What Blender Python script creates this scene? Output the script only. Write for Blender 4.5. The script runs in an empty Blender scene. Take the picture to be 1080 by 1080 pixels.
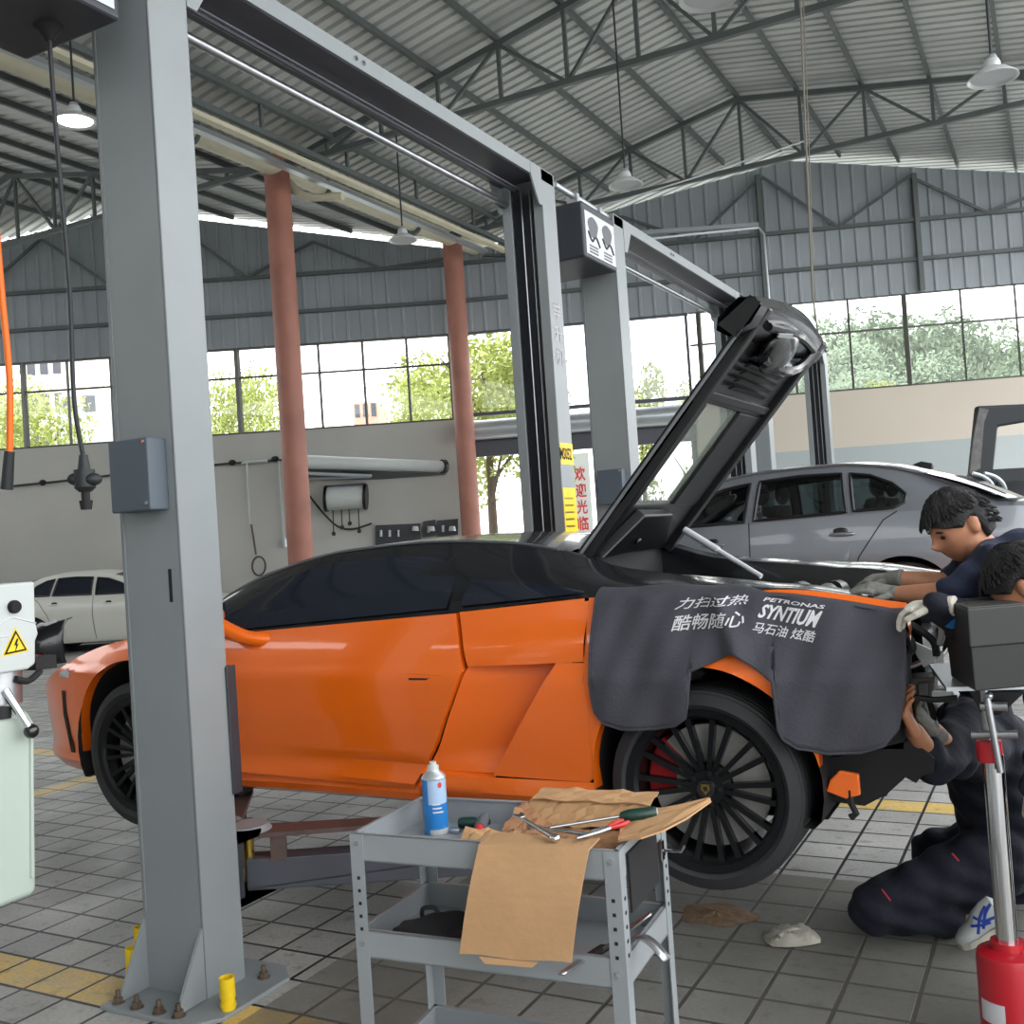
import bpy, bmesh, math, random
import numpy as np
from mathutils import Vector, Matrix, Euler
random.seed(7); np.random.seed(7)
S = bpy.context.scene
COL = S.collection
# ------------------------------------------------------------------ camera, sky, exposure
CAM_H = 1.6
YAW, PITCH, ROLL = 0.4939, 0.02227, -0.06729
_cy, _sy, _cp, _sp, _cr, _sr = math.cos(YAW), math.sin(YAW), math.cos(PITCH), math.sin(PITCH), math.cos(ROLL), math.sin(ROLL)
_f = Vector((-_sy*_cp, _cy*_cp, _sp)); _r = Vector((_cy, _sy, 0)); _u = _r.cross(_f)
RGT = _cr*_r + _sr*_u; UPV = -_sr*_r + _cr*_u; FWD = _f
cam_data = bpy.data.cameras.new('camera'); cam = bpy.data.objects.new('camera', cam_data); COL.objects.link(cam)
cam_data.sensor_width = 36; cam_data.sensor_fit = 'HORIZONTAL'; cam_data.lens = 36.0; cam_data.clip_end = 600
Mx = Matrix((RGT, UPV, -FWD)).transposed().to_4x4(); Mx.translation = (0, 0, CAM_H); cam.matrix_world = Mx
S.camera = cam
S.view_settings.view_transform = 'Standard'; S.view_settings.look = 'None'
S.view_settings.exposure = 0.75; S.view_settings.gamma = 1.0; S.view_settings.use_curve_mapping = False
world = bpy.data.worlds.new('overcast_sky'); S.world = world; world.use_nodes = True
bg = world.node_tree.nodes['Background']; bg.inputs[0].default_value = (0.96, 0.98, 1.0, 1); bg.inputs[1].default_value = 2.6
FRONT_LIGHT = 330.0
def area_light(name, loc, rot, sx, sy, watts, col=(1, 0.98, 0.95)):
    l = bpy.data.lights.new(name, 'AREA'); l.shape = 'RECTANGLE'; l.size = sx; l.size_y = sy; l.energy = watts; l.color = col
    o = bpy.data.objects.new(name, l); COL.objects.link(o); o.location = loc; o.rotation_euler = rot; return o

# ------------------------------------------------------------------ geometry helpers
def ray(px, py): return RGT*((px-540)/1080.0) - UPV*((py-540)/1080.0) + FWD
CP = Vector((0, 0, CAM_H))
def atY(px, py, Y): d = ray(px, py); return CP + d*(Y/d.y)
def atX(px, py, X): d = ray(px, py); return CP + d*(X/d.x)
def atZ(px, py, Z): d = ray(px, py); return CP + d*((Z-CAM_H)/d.z)
def atD(px, py, D): return CP + ray(px, py)*D
def lin(c):
    return tuple(((v/255.0)/12.92 if v/255.0 <= .04045 else ((v/255.0+.055)/1.055)**2.4) for v in c)
def pchip(pts):
    xs = np.array([p[0] for p in pts], float); ys = np.array([p[1] for p in pts], float)
    h = np.diff(xs); d = np.diff(ys)/h; m = np.zeros(len(xs)); m[0] = d[0]; m[-1] = d[-1]
    for i in range(1, len(xs)-1):
        if d[i-1]*d[i] > 0:
            w1 = 2*h[i]+h[i-1]; w2 = h[i]+2*h[i-1]; m[i] = (w1+w2)/(w1/d[i-1]+w2/d[i])
    def f(x):
        x = min(max(x, xs[0]), xs[-1]); i = min(int(np.searchsorted(xs, x, side='right'))-1, len(xs)-2)
        t = (x-xs[i])/h[i]
        return float((1+2*t)*(1-t)**2*ys[i]+t*(1-t)**2*h[i]*m[i]+t*t*(3-2*t)*ys[i+1]+t*t*(t-1)*h[i]*m[i+1])
    return f
def plin(pts):
    xs = [p[0] for p in pts]; ys = [p[1] for p in pts]
    return lambda x: float(np.interp(x, xs, ys))
ORG = {}
def org(o): return ORG.get(o.name, Vector((0, 0, 0))) if o else Vector((0, 0, 0))
class MB:
    def __init__(s): s.bm = bmesh.new()
    def face(s, pts):
        vs = [s.bm.verts.new(p) for p in pts]
        try: return s.bm.faces.new(vs)
        except ValueError: return None
    def box(s, c, size, rot=None):
        m = Matrix.Translation(c) @ ((rot if isinstance(rot, Matrix) else Euler(rot).to_matrix()).to_4x4() if rot is not None else Matrix.Identity(4)) @ Matrix.Diagonal((*size, 1))
        bmesh.ops.create_cube(s.bm, size=1, matrix=m); return s
    def bb(s, a, b): return s.box([(a[i]+b[i])/2 for i in range(3)], [abs(b[i]-a[i]) for i in range(3)])
    def cyl(s, p0, p1, r0, r1=None, n=16):
        p0 = Vector(p0); p1 = Vector(p1); d = p1-p0; r1 = r0 if r1 is None else r1
        q = d.to_track_quat('Z', 'Y').to_matrix().to_4x4()
        bmesh.ops.create_cone(s.bm, cap_ends=True, segments=n, radius1=max(r0, 1e-5), radius2=max(r1, 1e-5), depth=d.length, matrix=Matrix.Translation((p0+p1)/2) @ q); return s
    def tube(s, pts, r, n=8, sm=0):
        pts = [Vector(p) for p in pts]
        if sm:
            n0 = len(pts); pts = smooth_path(pts, sm)
            if isinstance(r, (list, tuple)): r = [float(np.interp(k/sm, range(n0), r)) for k in range(len(pts))]
        rings = []; up = None
        for i, p in enumerate(pts):
            t = (pts[min(i+1, len(pts)-1)]-pts[max(i-1, 0)]).normalized()
            if up is None:
                up = t.orthogonal().normalized()
            else:
                up = (up - t*up.dot(t)).normalized()
            b = t.cross(up); rr = r[i] if isinstance(r, (list, tuple)) else r
            rings.append([s.bm.verts.new(p + (up*math.cos(2*math.pi*k/n)+b*math.sin(2*math.pi*k/n))*rr) for k in range(n)])
        for a, b in zip(rings, rings[1:]):
            for k in range(n): s.bm.faces.new((a[k], a[(k+1) % n], b[(k+1) % n], b[k]))
        s.bm.faces.new(rings[0][::-1]); s.bm.faces.new(rings[-1]); return s
    def lathe(s, prof, o=(0, 0, 0), axis=(0, 0, 1), n=24, closed=False):
        q = Vector(axis).to_track_quat('Z', 'Y').to_matrix(); o = Vector(o); rings = []
        for r, z in prof:
            rings.append([s.bm.verts.new(o + q @ Vector((max(r, 1e-4)*math.cos(2*math.pi*k/n), max(r, 1e-4)*math.sin(2*math.pi*k/n), z))) for k in range(n)])
        pr = list(zip(rings, rings[1:])) + ([(rings[-1], rings[0])] if closed else [])
        for a, b in pr:
            for k in range(n): s.bm.faces.new((a[k], a[(k+1) % n], b[(k+1) % n], b[k]))
        if not closed:
            s.bm.faces.new(rings[0][::-1]); s.bm.faces.new(rings[-1])
        return s
    def prism(s, poly, vec):
        vec = Vector(vec); a = [s.bm.verts.new(p) for p in poly]; b = [s.bm.verts.new(Vector(p)+vec) for p in poly]; n = len(a)
        s.bm.faces.new(a); s.bm.faces.new(b[::-1])
        for k in range(n): s.bm.faces.new((a[k], b[k], b[(k+1) % n], a[(k+1) % n]))
        return s
    def grid(s, P, wrap_v=False, skip=None):
        nu = len(P); nv = len(P[0]); V = [[s.bm.verts.new(p) for p in row] for row in P]
        for i in range(nu-1):
            for j in range(nv-1):
                if skip and skip(i, j): continue
                s.bm.faces.new((V[i][j], V[i+1][j], V[i+1][j+1], V[i][j+1]))
        return V
    def flange(s, row, vec):
        vec = Vector(vec); b = [s.bm.verts.new(v.co+vec) for v in row]
        for k in range(len(row)-1): s.bm.faces.new((row[k], row[k+1], b[k+1], b[k]))
    def ball(s, c, r, n=16, rot=None):
        r = r if isinstance(r, (tuple, list)) else (r, r, r)
        m = Matrix.Translation(c) @ (rot.to_4x4() if rot is not None else Matrix.Identity(4)) @ Matrix.Diagonal((*r, 1))
        bmesh.ops.create_uvsphere(s.bm, u_segments=n, v_segments=max(6, n*2//3), radius=1, matrix=m); return s
    def build(s, name, mat, parent=None, smooth=40, bevel=0, seg=2, normals=True, weld=0, mods=None):
        if weld: bmesh.ops.remove_doubles(s.bm, verts=s.bm.verts, dist=weld)
        if normals: bmesh.ops.recalc_face_normals(s.bm, faces=s.bm.faces)
        if parent is not None: bmesh.ops.translate(s.bm, verts=s.bm.verts, vec=-org(parent))
        me = bpy.data.meshes.new(name); s.bm.to_mesh(me); s.bm.free()
        o = bpy.data.objects.new(name, me); COL.objects.link(o)
        if mat is not None: me.materials.append(mat)
        if smooth:
            for p in me.polygons: p.use_smooth = True
            me.set_sharp_from_angle(angle=math.radians(smooth))
        if bevel:
            b = o.modifiers.new('bevel', 'BEVEL'); b.width = bevel; b.segments = seg; b.limit_method = 'ANGLE'; b.angle_limit = math.radians(40)
        if parent is not None: o.parent = parent; ORG[o.name] = org(parent)
        return o
def smooth_path(pts, n=8):
    out = []
    for i in range(len(pts)-1):
        p0 = pts[max(i-1, 0)]; p1 = pts[i]; p2 = pts[i+1]; p3 = pts[min(i+2, len(pts)-1)]
        for k in range(n):
            t = k/n
            out.append(0.5*((2*p1)+(p2-p0)*t+(2*p0-5*p1+4*p2-p3)*t*t+(3*p1-p0-3*p2+p3)*t**3))
    out.append(pts[-1]); return out
def tag(o, label=None, cat=None, group=None, kind=None):
    if label: o['label'] = label
    if cat: o['category'] = cat
    if group: o['group'] = group
    if kind: o['kind'] = kind
    return o
def thing(name, label, cat, loc=(0, 0, 0), group=None):
    o = bpy.data.objects.new(name, None); o.empty_display_size = .1; COL.objects.link(o); o.location = loc; ORG[o.name] = Vector(loc)
    return tag(o, label, cat, group)
def struct(o, label=None): return tag(o, label, kind='structure')
def copy_tree(o, parent=None):
    c = o.copy(); COL.objects.link(c); c.parent = parent
    for ch in list(o.children): copy_tree(ch, c)
    return c

# ------------------------------------------------------------------ materials
def mat(name, rgb, rough=.5, metal=0.0, var=0.0, vscale=6.0, bump=0.0, bscale=60.0, coat=0.0, spec=None, alpha=None, trans=None, emit=None, rgb2=None):
    m = bpy.data.materials.new(name); m.use_nodes = True; nt = m.node_tree; b = nt.nodes['Principled BSDF']
    c = lin(rgb); b.inputs['Base Color'].default_value = (*c, 1); b.inputs['Roughness'].default_value = rough; b.inputs['Metallic'].default_value = metal
    if coat: b.inputs['Coat Weight'].default_value = coat; b.inputs['Coat Roughness'].default_value = .04
    if spec is not None: b.inputs['Specular IOR Level'].default_value = spec
    if trans is not None: b.inputs['Transmission Weight'].default_value = trans; b.inputs['IOR'].default_value = 1.45
    if alpha is not None: b.inputs['Alpha'].default_value = alpha
    if emit: b.inputs['Emission Color'].default_value = (*c, 1); b.inputs['Emission Strength'].default_value = emit
    tc = None
    if var or bump:
        tc = nt.nodes.new('ShaderNodeTexCoord')
    if var:
        n = nt.nodes.new('ShaderNodeTexNoise'); n.inputs['Scale'].default_value = vscale; n.inputs['Detail'].default_value = 5
        nt.links.new(tc.outputs['Object'], n.inputs['Vector'])
        r = nt.nodes.new('ShaderNodeValToRGB'); r.color_ramp.elements[0].position = .3; r.color_ramp.elements[1].position = .7
        d = lin(rgb2) if rgb2 else tuple(v*(1-var) for v in c)
        r.color_ramp.elements[0].color = (*d, 1); r.color_ramp.elements[1].color = (*[min(1, v*(1+var*.5)) for v in c], 1)
        nt.links.new(n.outputs['Fac'], r.inputs['Fac']); nt.links.new(r.outputs['Color'], b.inputs['Base Color'])
    if bump:
        n2 = nt.nodes.new('ShaderNodeTexNoise'); n2.inputs['Scale'].default_value = bscale; n2.inputs['Detail'].default_value = 3
        nt.links.new(tc.outputs['Object'], n2.inputs['Vector'])
        bp = nt.nodes.new('ShaderNodeBump'); bp.inputs['Strength'].default_value = bump; bp.inputs['Distance'].default_value = .01
        nt.links.new(n2.outputs['Fac'], bp.inputs['Height']); nt.links.new(bp.outputs['Normal'], b.inputs['Normal'])
    return m
M = {}
M['lift'] = mat('lift_grey_paint', (130, 136, 138), .42, .0, .06, 3, .03, 200)
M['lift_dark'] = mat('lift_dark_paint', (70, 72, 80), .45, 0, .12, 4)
M['lift_black'] = mat('lift_inner_black', (46, 48, 54), .5, 0, .2, 8)
M['ctrl'] = mat('control_box_grey', (76, 86, 96), .5)
M['steel'] = mat('steel', (170, 172, 175), .32, .9, .15, 12)
M['chrome'] = mat('chrome', (215, 217, 220), .12, 1)
M['bolt'] = mat('rusty_bolt', (120, 105, 92), .45, .7, .3, 40)
M['yellow'] = mat('yellow_paint', (232, 196, 20), .45, 0, .12, 20)
M['gold'] = mat('zinc_gold', (170, 140, 70), .3, .9)
M['armbrown'] = mat('worn_brown_arm', (84, 68, 64), .5, .1, .25, 12)
M['orange'] = mat('orange_car_paint', (236, 106, 16), .28, .1, 0, coat=.9)
M['black_gloss'] = mat('black_gloss_paint', (20, 21, 25), .22, 0, coat=.4)
M['black_satin'] = mat('black_satin', (17, 18, 21), .38)
M['black_matte'] = mat('black_matte', (20, 20, 22), .75)
M['tint'] = mat('dark_tinted_glass', (30, 34, 44), .06, 0, spec=.45)
M['rubber'] = mat('tyre_rubber', (38, 39, 42), .75, 0, .12, 30)
M['rim'] = mat('black_rim', (24, 25, 28), .25, .4)
M['disc'] = mat('brake_disc', (196, 196, 192), .4, .7, .2, 10)
M['red'] = mat('red_caliper', (165, 30, 38), .4)
M['jackred'] = mat('red_jack_paint', (176, 24, 38), .35, 0, .1, 10, coat=.3)
M['cloth'] = mat('grey_fender_cloth', (60, 60, 68), .8, 0, .1, 5, .25, 90)
M['print'] = mat('white_print', (205, 205, 208), .8)
M['silver'] = mat('silver_car_paint', (122, 126, 132), .32, .4, coat=.6)
M['white_paint'] = mat('white_car_paint', (206, 206, 198), .35, 0, coat=.5)
M['suvdark'] = mat('dark_green_grey_paint', (30, 34, 38), .35, .2, coat=.4)
M['navy'] = mat('navy_coverall', (30, 38, 62), .85, 0, .2, 9, .35, 40)
M['navy2'] = mat('dark_navy_coverall', (18, 21, 36), .88, 0, .2, 9, .35, 40)
M['skin'] = mat('skin', (176, 122, 92), .55, 0, .1, 25)
M['hair'] = mat('black_hair', (15, 14, 16), .65, 0, .2, 60, .6, 160)
M['glove_grey'] = mat('grey_knit_glove', (122, 122, 116), .9, 0, .2, 40, .5, 180)
M['glove_white'] = mat('white_knit_glove', (205, 200, 188), .9, 0, .18, 40, .5, 180)
M['cardboard'] = mat('cardboard', (176, 138, 98), .8, 0, .12, 7, .15, 50)
M['cardboard2'] = mat('brown_wrapping', (150, 108, 74), .8, 0, .2, 9, .2, 50)
M['trolley'] = mat('trolley_grey', (142, 147, 150), .45, .1, .1, 5, .05, 150)
M['whiteplastic'] = mat('white_plastic', (180, 186, 184), .45, 0, .05, 4)
M['tank'] = mat('milky_tank_plastic', (168, 180, 170), .4, 0, .08, 3)
M['hole'] = mat('dark_hole', (22, 22, 24), .9)
M['redcol'] = mat('red_oxide_column', (160, 106, 90), .55, 0, .2, 2.2)
M['pipe'] = mat('cream_pipe', (205, 200, 176), .5, 0, .1, 2)
M['truss'] = mat('truss_grey_paint', (88, 95, 95), .6, 0, .15, 2)
M['roofmetal'] = mat('corrugated_roof', (184, 186, 185), .5, .1, .15, .8)
M['gap'] = mat('translucent_eaves_sheet', (235, 238, 220), .6)
M['clad'] = mat('blue_grey_cladding', (146, 153, 158), .6, 0, .12, .8)
M['frame'] = mat('window_frame', (78, 78, 72), .6, 0, .2, 3)
M['plaster'] = mat('wall_plaster', (176, 176, 170), .85, 0, .08, .8)
M['cream'] = mat('cream_wall_paint', (192, 183, 170), .85, 0, .05, .6)
M['greywall'] = mat('grey_wall_paint', (160, 168, 168), .85, 0, .05, .6)
M['darkframe'] = mat('dark_gate_frame', (34, 38, 42), .7)
M['alum'] = mat('aluminium', (178, 184, 188), .35, .6)
M['lampwhite'] = mat('lamp_reflector', (210, 214, 214), .35, .3)
M['cable'] = mat('black_cable', (34, 38, 40), .6)
M['orangehose'] = mat('orange_hose', (236, 110, 20), .5)
M['letters'] = mat('faded_letters', (172, 168, 172), .6)
M['reel'] = mat('reel_box_dark', (50, 53, 60), .5, 0, .1, 5)
M['sticker'] = mat('sticker_white', (196, 198, 202), .55)
M['stickergrey'] = mat('sticker_grey', (92, 94, 100), .6)
M['can_blue'] = mat('can_blue', (40, 120, 190), .3, .1)
M['can_light'] = mat('can_light_blue', (160, 186, 214), .3, .1)
M['rag'] = mat('grubby_white_rag', (176, 172, 160), .9, 0, .35, 14, .4, 60)
M['green_handle'] = mat('dark_green_handle', (18, 52, 44), .4)
M['redtool'] = mat('red_plastic', (190, 48, 44), .45)
M['plasticbox'] = mat('black_plastic_box', (30, 32, 32), .5, 0, .1, 6)
M['boxlid'] = mat('black_plastic_lid', (62, 62, 60), .55)
M['leaf1'] = mat('yellow_green_leaves', (176, 186, 104), .7, 0, .3, 1.5)
M['leaf2'] = mat('hazed_green_leaves', (128, 146, 118), .7, 0, .3, 1.0)  # leaf colour paled so that it carries the distance haze
M['bark'] = mat('bark', (88, 76, 64), .9, 0, .2, 8)
M['leather'] = mat('seat_fabric', (40, 42, 46), .8)
M['cordgrey'] = mat('rope_grey', (120, 116, 108), .8)
M['chromedull'] = mat('satin_trim', (150, 154, 160), .3, .8)
def glass_mat(name, tint=(1, 1, 1), fac=.94, rough=0.0):
    m = bpy.data.materials.new(name); m.use_nodes = True; nt = m.node_tree; nt.nodes.remove(nt.nodes['Principled BSDF'])
    o = nt.nodes['Material Output']; t = nt.nodes.new('ShaderNodeBsdfTransparent'); t.inputs[0].default_value = (*tint, 1)
    g = nt.nodes.new('ShaderNodeBsdfGlossy'); g.inputs['Roughness'].default_value = rough
    x = nt.nodes.new('ShaderNodeMixShader'); x.inputs[0].default_value = 1-fac
    nt.links.new(t.outputs[0], x.inputs[1]); nt.links.new(g.outputs[0], x.inputs[2]); nt.links.new(x.outputs[0], o.inputs[0]); return m
M['winglass'] = glass_mat('window_glass', (.97, .98, .97), .96)
M['dustglass'] = mat('dusty_window_film', (226, 230, 222), .6, alpha=.55)
M['carglass'] = glass_mat('car_window_glass', (.28, .33, .33), .90)
M['lidglass'] = mat('engine_lid_glass', (150, 160, 148), .15, alpha=.42, spec=.5)
def floor_mat():
    m = bpy.data.materials.new('paver_floor'); m.use_nodes = True; nt = m.node_tree; b = nt.nodes['Principled BSDF']
    N = nt.nodes.new; L = nt.links.new
    tc = N('ShaderNodeTexCoord'); mp = N('ShaderNodeMapping'); L(tc.outputs['Object'], mp.inputs['Vector'])
    mp.inputs['Location'].default_value = (0.055, -0.6/1+0.0, 0)
    br = N('ShaderNodeTexBrick'); br.offset = 0; br.squash = 1; L(mp.outputs[0], br.inputs['Vector'])
    br.inputs['Scale'].default_value = 1; br.inputs['Brick Width'].default_value = .237; br.inputs['Row Height'].default_value = .214
    br.inputs['Mortar Size'].default_value = .0085; br.inputs['Mortar Smooth'].default_value = .25; br.inputs['Bias'].default_value = 0
    br.inputs['Color1'].default_value = (*lin((158, 159, 157)), 1); br.inputs['Color2'].default_value = (*lin((182, 182, 178)), 1); br.inputs['Mortar'].default_value = (*lin((36, 35, 34)), 1)
    def noise(sc, det=5):
        n = N('ShaderNodeTexNoise'); n.inputs['Scale'].default_value = sc; n.inputs['Detail'].default_value = det; L(tc.outputs['Object'], n.inputs['Vector']); return n
    def ramp(src, p0, c0, p1, c1):
        r = N('ShaderNodeValToRGB'); r.color_ramp.elements[0].position = p0; r.color_ramp.elements[1].position = p1
        r.color_ramp.elements[0].color = (*c0, 1); r.color_ramp.elements[1].color = (*c1, 1); L(src, r.inputs['Fac']); return r
    def mixc(kind, fac, a, bb):
        x = N('ShaderNodeMix'); x.data_type = 'RGBA'; x.blend_type = kind
        if isinstance(fac, float): x.inputs[0].default_value = fac
        else: L(fac, x.inputs[0])
        L(a, x.inputs[6]); L(bb, x.inputs[7]); return x.outputs[2]
    sx = N('ShaderNodeSeparateXYZ'); L(tc.outputs['Object'], sx.inputs[0])
    def math_(op, a, v):
        x = N('ShaderNodeMath'); x.operation = op
        L(a, x.inputs[0])
        if isinstance(v, float): x.inputs[1].default_value = v
        else: L(v, x.inputs[1])
        return x.outputs[0]
    def band(src, lo, hi): return math_('MULTIPLY', math_('GREATER_THAN', src, lo), math_('LESS_THAN', src, hi))
    y1 = band(sx.outputs[1], 2.52, 2.735); y2 = band(sx.outputs[1], 5.73, 5.945)
    y3 = math_('MULTIPLY', band(sx.outputs[0], -6.62, -6.4), math_('GREATER_THAN', sx.outputs[1], 2.7))
    stripe = math_('MINIMUM', math_('ADD', math_('ADD', y1, y2), y3), 1.0)
    inmort = br.outputs['Fac']
    yel = N('ShaderNodeRGB'); yel.outputs[0].default_value = (*lin((226, 192, 104)), 1)
    wear = ramp(noise(9).outputs['Fac'], .30, (.55, .55, .55), .60, (.97, .97, .97))
    notm = math_('SUBTRACT', inmort, 0.0)
    inv = N('ShaderNodeMath'); inv.operation = 'SUBTRACT'; inv.inputs[0].default_value = 1; L(inmort, inv.inputs[1])
    sm = math_('MULTIPLY', stripe, inv.outputs[0]); sm = math_('MULTIPLY', sm, wear.outputs[0])
    base = mixc('MIX', sm, br.outputs['Color'], yel.outputs[0])
    dirt = ramp(noise(1.1, 6).outputs['Fac'], .35, (.70, .69, .67), .62, (1, 1, 1))
    base = mixc('MULTIPLY', 1.0, base, dirt.outputs[0])
    spots = ramp(noise(14, 3).outputs['Fac'], .30, (.62, .60, .58), .42, (1, 1, 1))
    base = mixc('MULTIPLY', .8, base, spots.outputs[0])
    fine = ramp(noise(70, 2).outputs['Fac'], .3, (.82, .82, .82), .7, (1.08, 1.08, 1.08))
    base = mixc('MULTIPLY', 1.0, base, fine.outputs[0])
    # greasy work bay in front of the car: oil stained pavers with dusty joints
    oilmask = math_('MULTIPLY', band(sx.outputs[1], 1.2, 4.6), math_('GREATER_THAN', sx.outputs[0], -2.6))
    on = ramp(noise(.9, 6).outputs['Fac'], .30, (1, 1, 1), .80, (.25, .25, .25))
    of = math_('MULTIPLY', oilmask, on.outputs[0]); of = math_('MULTIPLY', of, .92)
    oc = N('ShaderNodeRGB'); oc.outputs[0].default_value = (*lin((98, 95, 88)), 1)
    base = mixc('MIX', of, base, oc.outputs[0])
    L(base, b.inputs['Base Color'])
    rr = ramp(noise(3).outputs['Fac'], .3, (.35, .35, .35), .7, (.62, .62, .62)); L(rr.outputs[0], b.inputs['Roughness'])
    bp = N('ShaderNodeBump'); bp.inputs['Strength'].default_value = .5; bp.inputs['Distance'].default_value = .006; bp.invert = True
    L(inmort, bp.inputs['Height']); L(bp.outputs[0], b.inputs['Normal'])
    return m
M['floor'] = floor_mat()
M['asphalt'] = mat('outside_ground', (196, 196, 190), .9, 0, .2, .4)

# ------------------------------------------------------------------ structure: floor, roof, walls
f0 = Vector((-_sy, _cy, 0)); r0 = Vector((_cy, _sy, 0))
def wp(u, d, z): p = f0*d + r0*u; return Vector((p.x, p.y, z))
WD = 20.5
def wall_d(u): return WD if u < -0.8 else WD - (u+0.8)*0.105      # the right half of the back wall comes forward a little
mb = MB(); fp = [wp(-26, WD-.02, 0), wp(-.8, WD-.02, 0), wp(14, wall_d(14)-.02, 0), (26, 10, 0), (26, -9, 0), (-26, -9, 0)]
mb.face([Vector((p[0], p[1], 0)) for p in fp]); struct(mb.build('floor', M['floor'], smooth=0, normals=False))
mb = MB(); mb.box((-10, 60, -.08), (400, 300, .1)); struct(mb.build('ground', M['asphalt'], smooth=0))
# roof: two gables running in depth, ribs run up the slope
RID = [(-27, 6.6), (-22.1, 7.55), (-16.3, 8.8), (-10.1, 7.5), (-4.3, 8.66), (1.6, 7.65), (3.4, 8.0), (7.4, 8.8), (13.2, 7.6), (19, 8.8), (26, 7.4)]
roofz = plin(RID)
ROOF_Y0 = -6.0  # unseen roof run behind the camera, lengthened to cut front light
ywall = lambda x: (WD-.1+x*_sy)/_cy if x < -10 else 22.3+.58*x
xwall = lambda y: (y*_cy-WD-.25)/_sy
rib = []
y = ROOF_Y0
while y < 27:
    rib += [(y, 0), (y+.12, 0), (y+.14, .045), (y+.18, .045)]; y += .2
for i in range(len(RID)-1):
    (x0, z0), (x1, z1) = RID[i], RID[i+1]
    if x1 < -21 or x0 > 3: continue
    def rr(yy, h):
        xa = min(max(x0, xwall(yy)), x1); za = z0+(z1-z0)*(xa-x0)/(x1-x0)
        return [(xa, yy, za+h), (x1, yy, z1+h)]
    rowsr = [rr(yy, h) for yy, h in rib if xwall(yy) < x1-.02]
    mb = MB(); mb.grid(rowsr)
    o = struct(mb.build('ceiling', M['roofmetal'], smooth=0, normals=False))
# purlins
for i in range(1, 6):
    (x0, z0), (x1, z1) = RID[i], RID[i+1]
    n = 6
    for k in range(n+1):
        if k == n and i < 5: continue
        t = k/n; x = x0+(x1-x0)*t; z = z0+(z1-z0)*t
        if x < -17.5 or x > 4: continue
        dz = .0
        mb = MB(); ye = ywall(x); mb.box((x, (ROOF_Y0+ye)/2, z-.045), (.05, ye-ROOF_Y0, .085)); struct(mb.build('purlin_beam', M['truss'], smooth=0))
# trusses at the column lines
def truss(Y, xa, xr, xb, zv, zr, zbot, mats, half='full', zvb=None):
    zvb = zv if zvb is None else zvb
    root = bpy.data.objects.new('truss_beam', None); COL.objects.link(root); root.location = (xr, Y, zr); ORG[root.name] = Vector((xr, Y, zr)); struct(root)
    top = lambda x: zv+(zr-zv)*(x-xa)/(xr-xa) if x < xr else zr+(zvb-zr)*(x-xr)/(xb-xr)
    off = -.15
    mb = MB()
    for p, q in (((xa, zv+off), (xr, zr+off)), ((xr, zr+off), (xb, zvb+off))):
        mb.tube([(p[0], Y, p[1]), (q[0], Y, q[1])], .055, 4)
    mb.build('top_chord', mats, root, smooth=0)
    bot = lambda x: max(zbot+.02*0, min(zbot, top(x)+off-.02))
    mb = MB(); mb.tube([(xa+.2, Y, zbot), (xb-.2, Y, zbot)], .055, 4); mb.build('bottom_chord', mats, root, smooth=0)
    n = 12; xs = [xa+(xb-xa)*k/n for k in range(n+1)]
    for k in range(1, n):
        x = xs[k]
        if top(x)+off-zbot > .12:
            mb = MB(); mb.tube([(x, Y, zbot), (x, Y, top(x)+off)], .034, 4); mb.build('web_strut', mats, root, smooth=0)
    for k in range(1, n-1):
        a, b = (xs[k], xs[k+1]); 
        if k % 2: p, q = (a, zbot), (b, top(b)+off)
        else: p, q = (a, top(a)+off), (b, zbot)
        mb = MB(); mb.tube([(p[0], Y, p[1]), (q[0], Y, q[1])], .032, 4); mb.build('web_brace', mats, root, smooth=0)
    return root
for Y in (6.6, 12.0, 16.7):
    truss(Y, -10.1, -4.3, 1.6, 7.5, 8.66, 7.36, M['truss'], zvb=7.65)
for Y in (12.0, 16.7):
    if Y < 14: truss(Y, -22.1, -16.3, -10.1, 7.55, 8.8, 7.42, M['truss'], zvb=7.5)
# valley gutter box beam over the columns with lattice
mb = MB(); mb.box((-10.1, 9.0, 7.62), (.5, 16.6, .14)); struct(mb.build('gutter_beam', M['truss'], smooth=0))
for zz in (7.15, 7.56):
    mb = MB(); mb.box((-9.0, 9.2, zz), (.08, 16.8, .08)); struct(mb.build('valley_beam', M['truss'], smooth=0))
for k in range(9):
    mb = MB(); mb.box((-9.0, 1.2+k*1.85, 7.36), (.045, .045, .36)); struct(mb.build('valley_beam', M['truss'], smooth=0))
# red columns
for Y, h in ((12.0, 7.55), (17.05, 7.55)):
    mb = MB(); mb.cyl((-10.1, Y, 0), (-10.1, Y, h), .19, n=28); o = mb.build('column', M['redcol'])
    struct(o, 'red oxide round steel column ' + ('standing clear of the wall, nearer of the two' if Y < 14 else 'against the wall beside the glazed gate'))

ZS, ZT = 3.98, 5.72     # sill and head of the high window strip
def u_at(px, py, d): v = ray(px, py); p = v*d; return p.x*r0.x+p.y*r0.y
def wall_piece(name, u0, u1, z0, z1, m, th=.22, d=None, off=0.0, label=None):
    mb = MB(); a0 = wp(u0, wall_d(u0)+off, z0); a1 = wp(u1, wall_d(u1)+off, z0)
    mb.prism([a0, a1, a1+Vector((0, 0, z1-z0)), a0+Vector((0, 0, z1-z0))], f0*th)
    return struct(mb.build(name, m, smooth=0), label)
UD0, UD1 = -.86, 3.72      # gate opening
wall_piece('wall_back', -24, UD0, 0, ZS, M['plaster'])
wall_piece('wall_back', UD1, 14, 0, 2.85, M['greywall'])
wall_piece('wall_back', UD1, 14, 2.85, ZS-.04, M['cream'])
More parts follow.
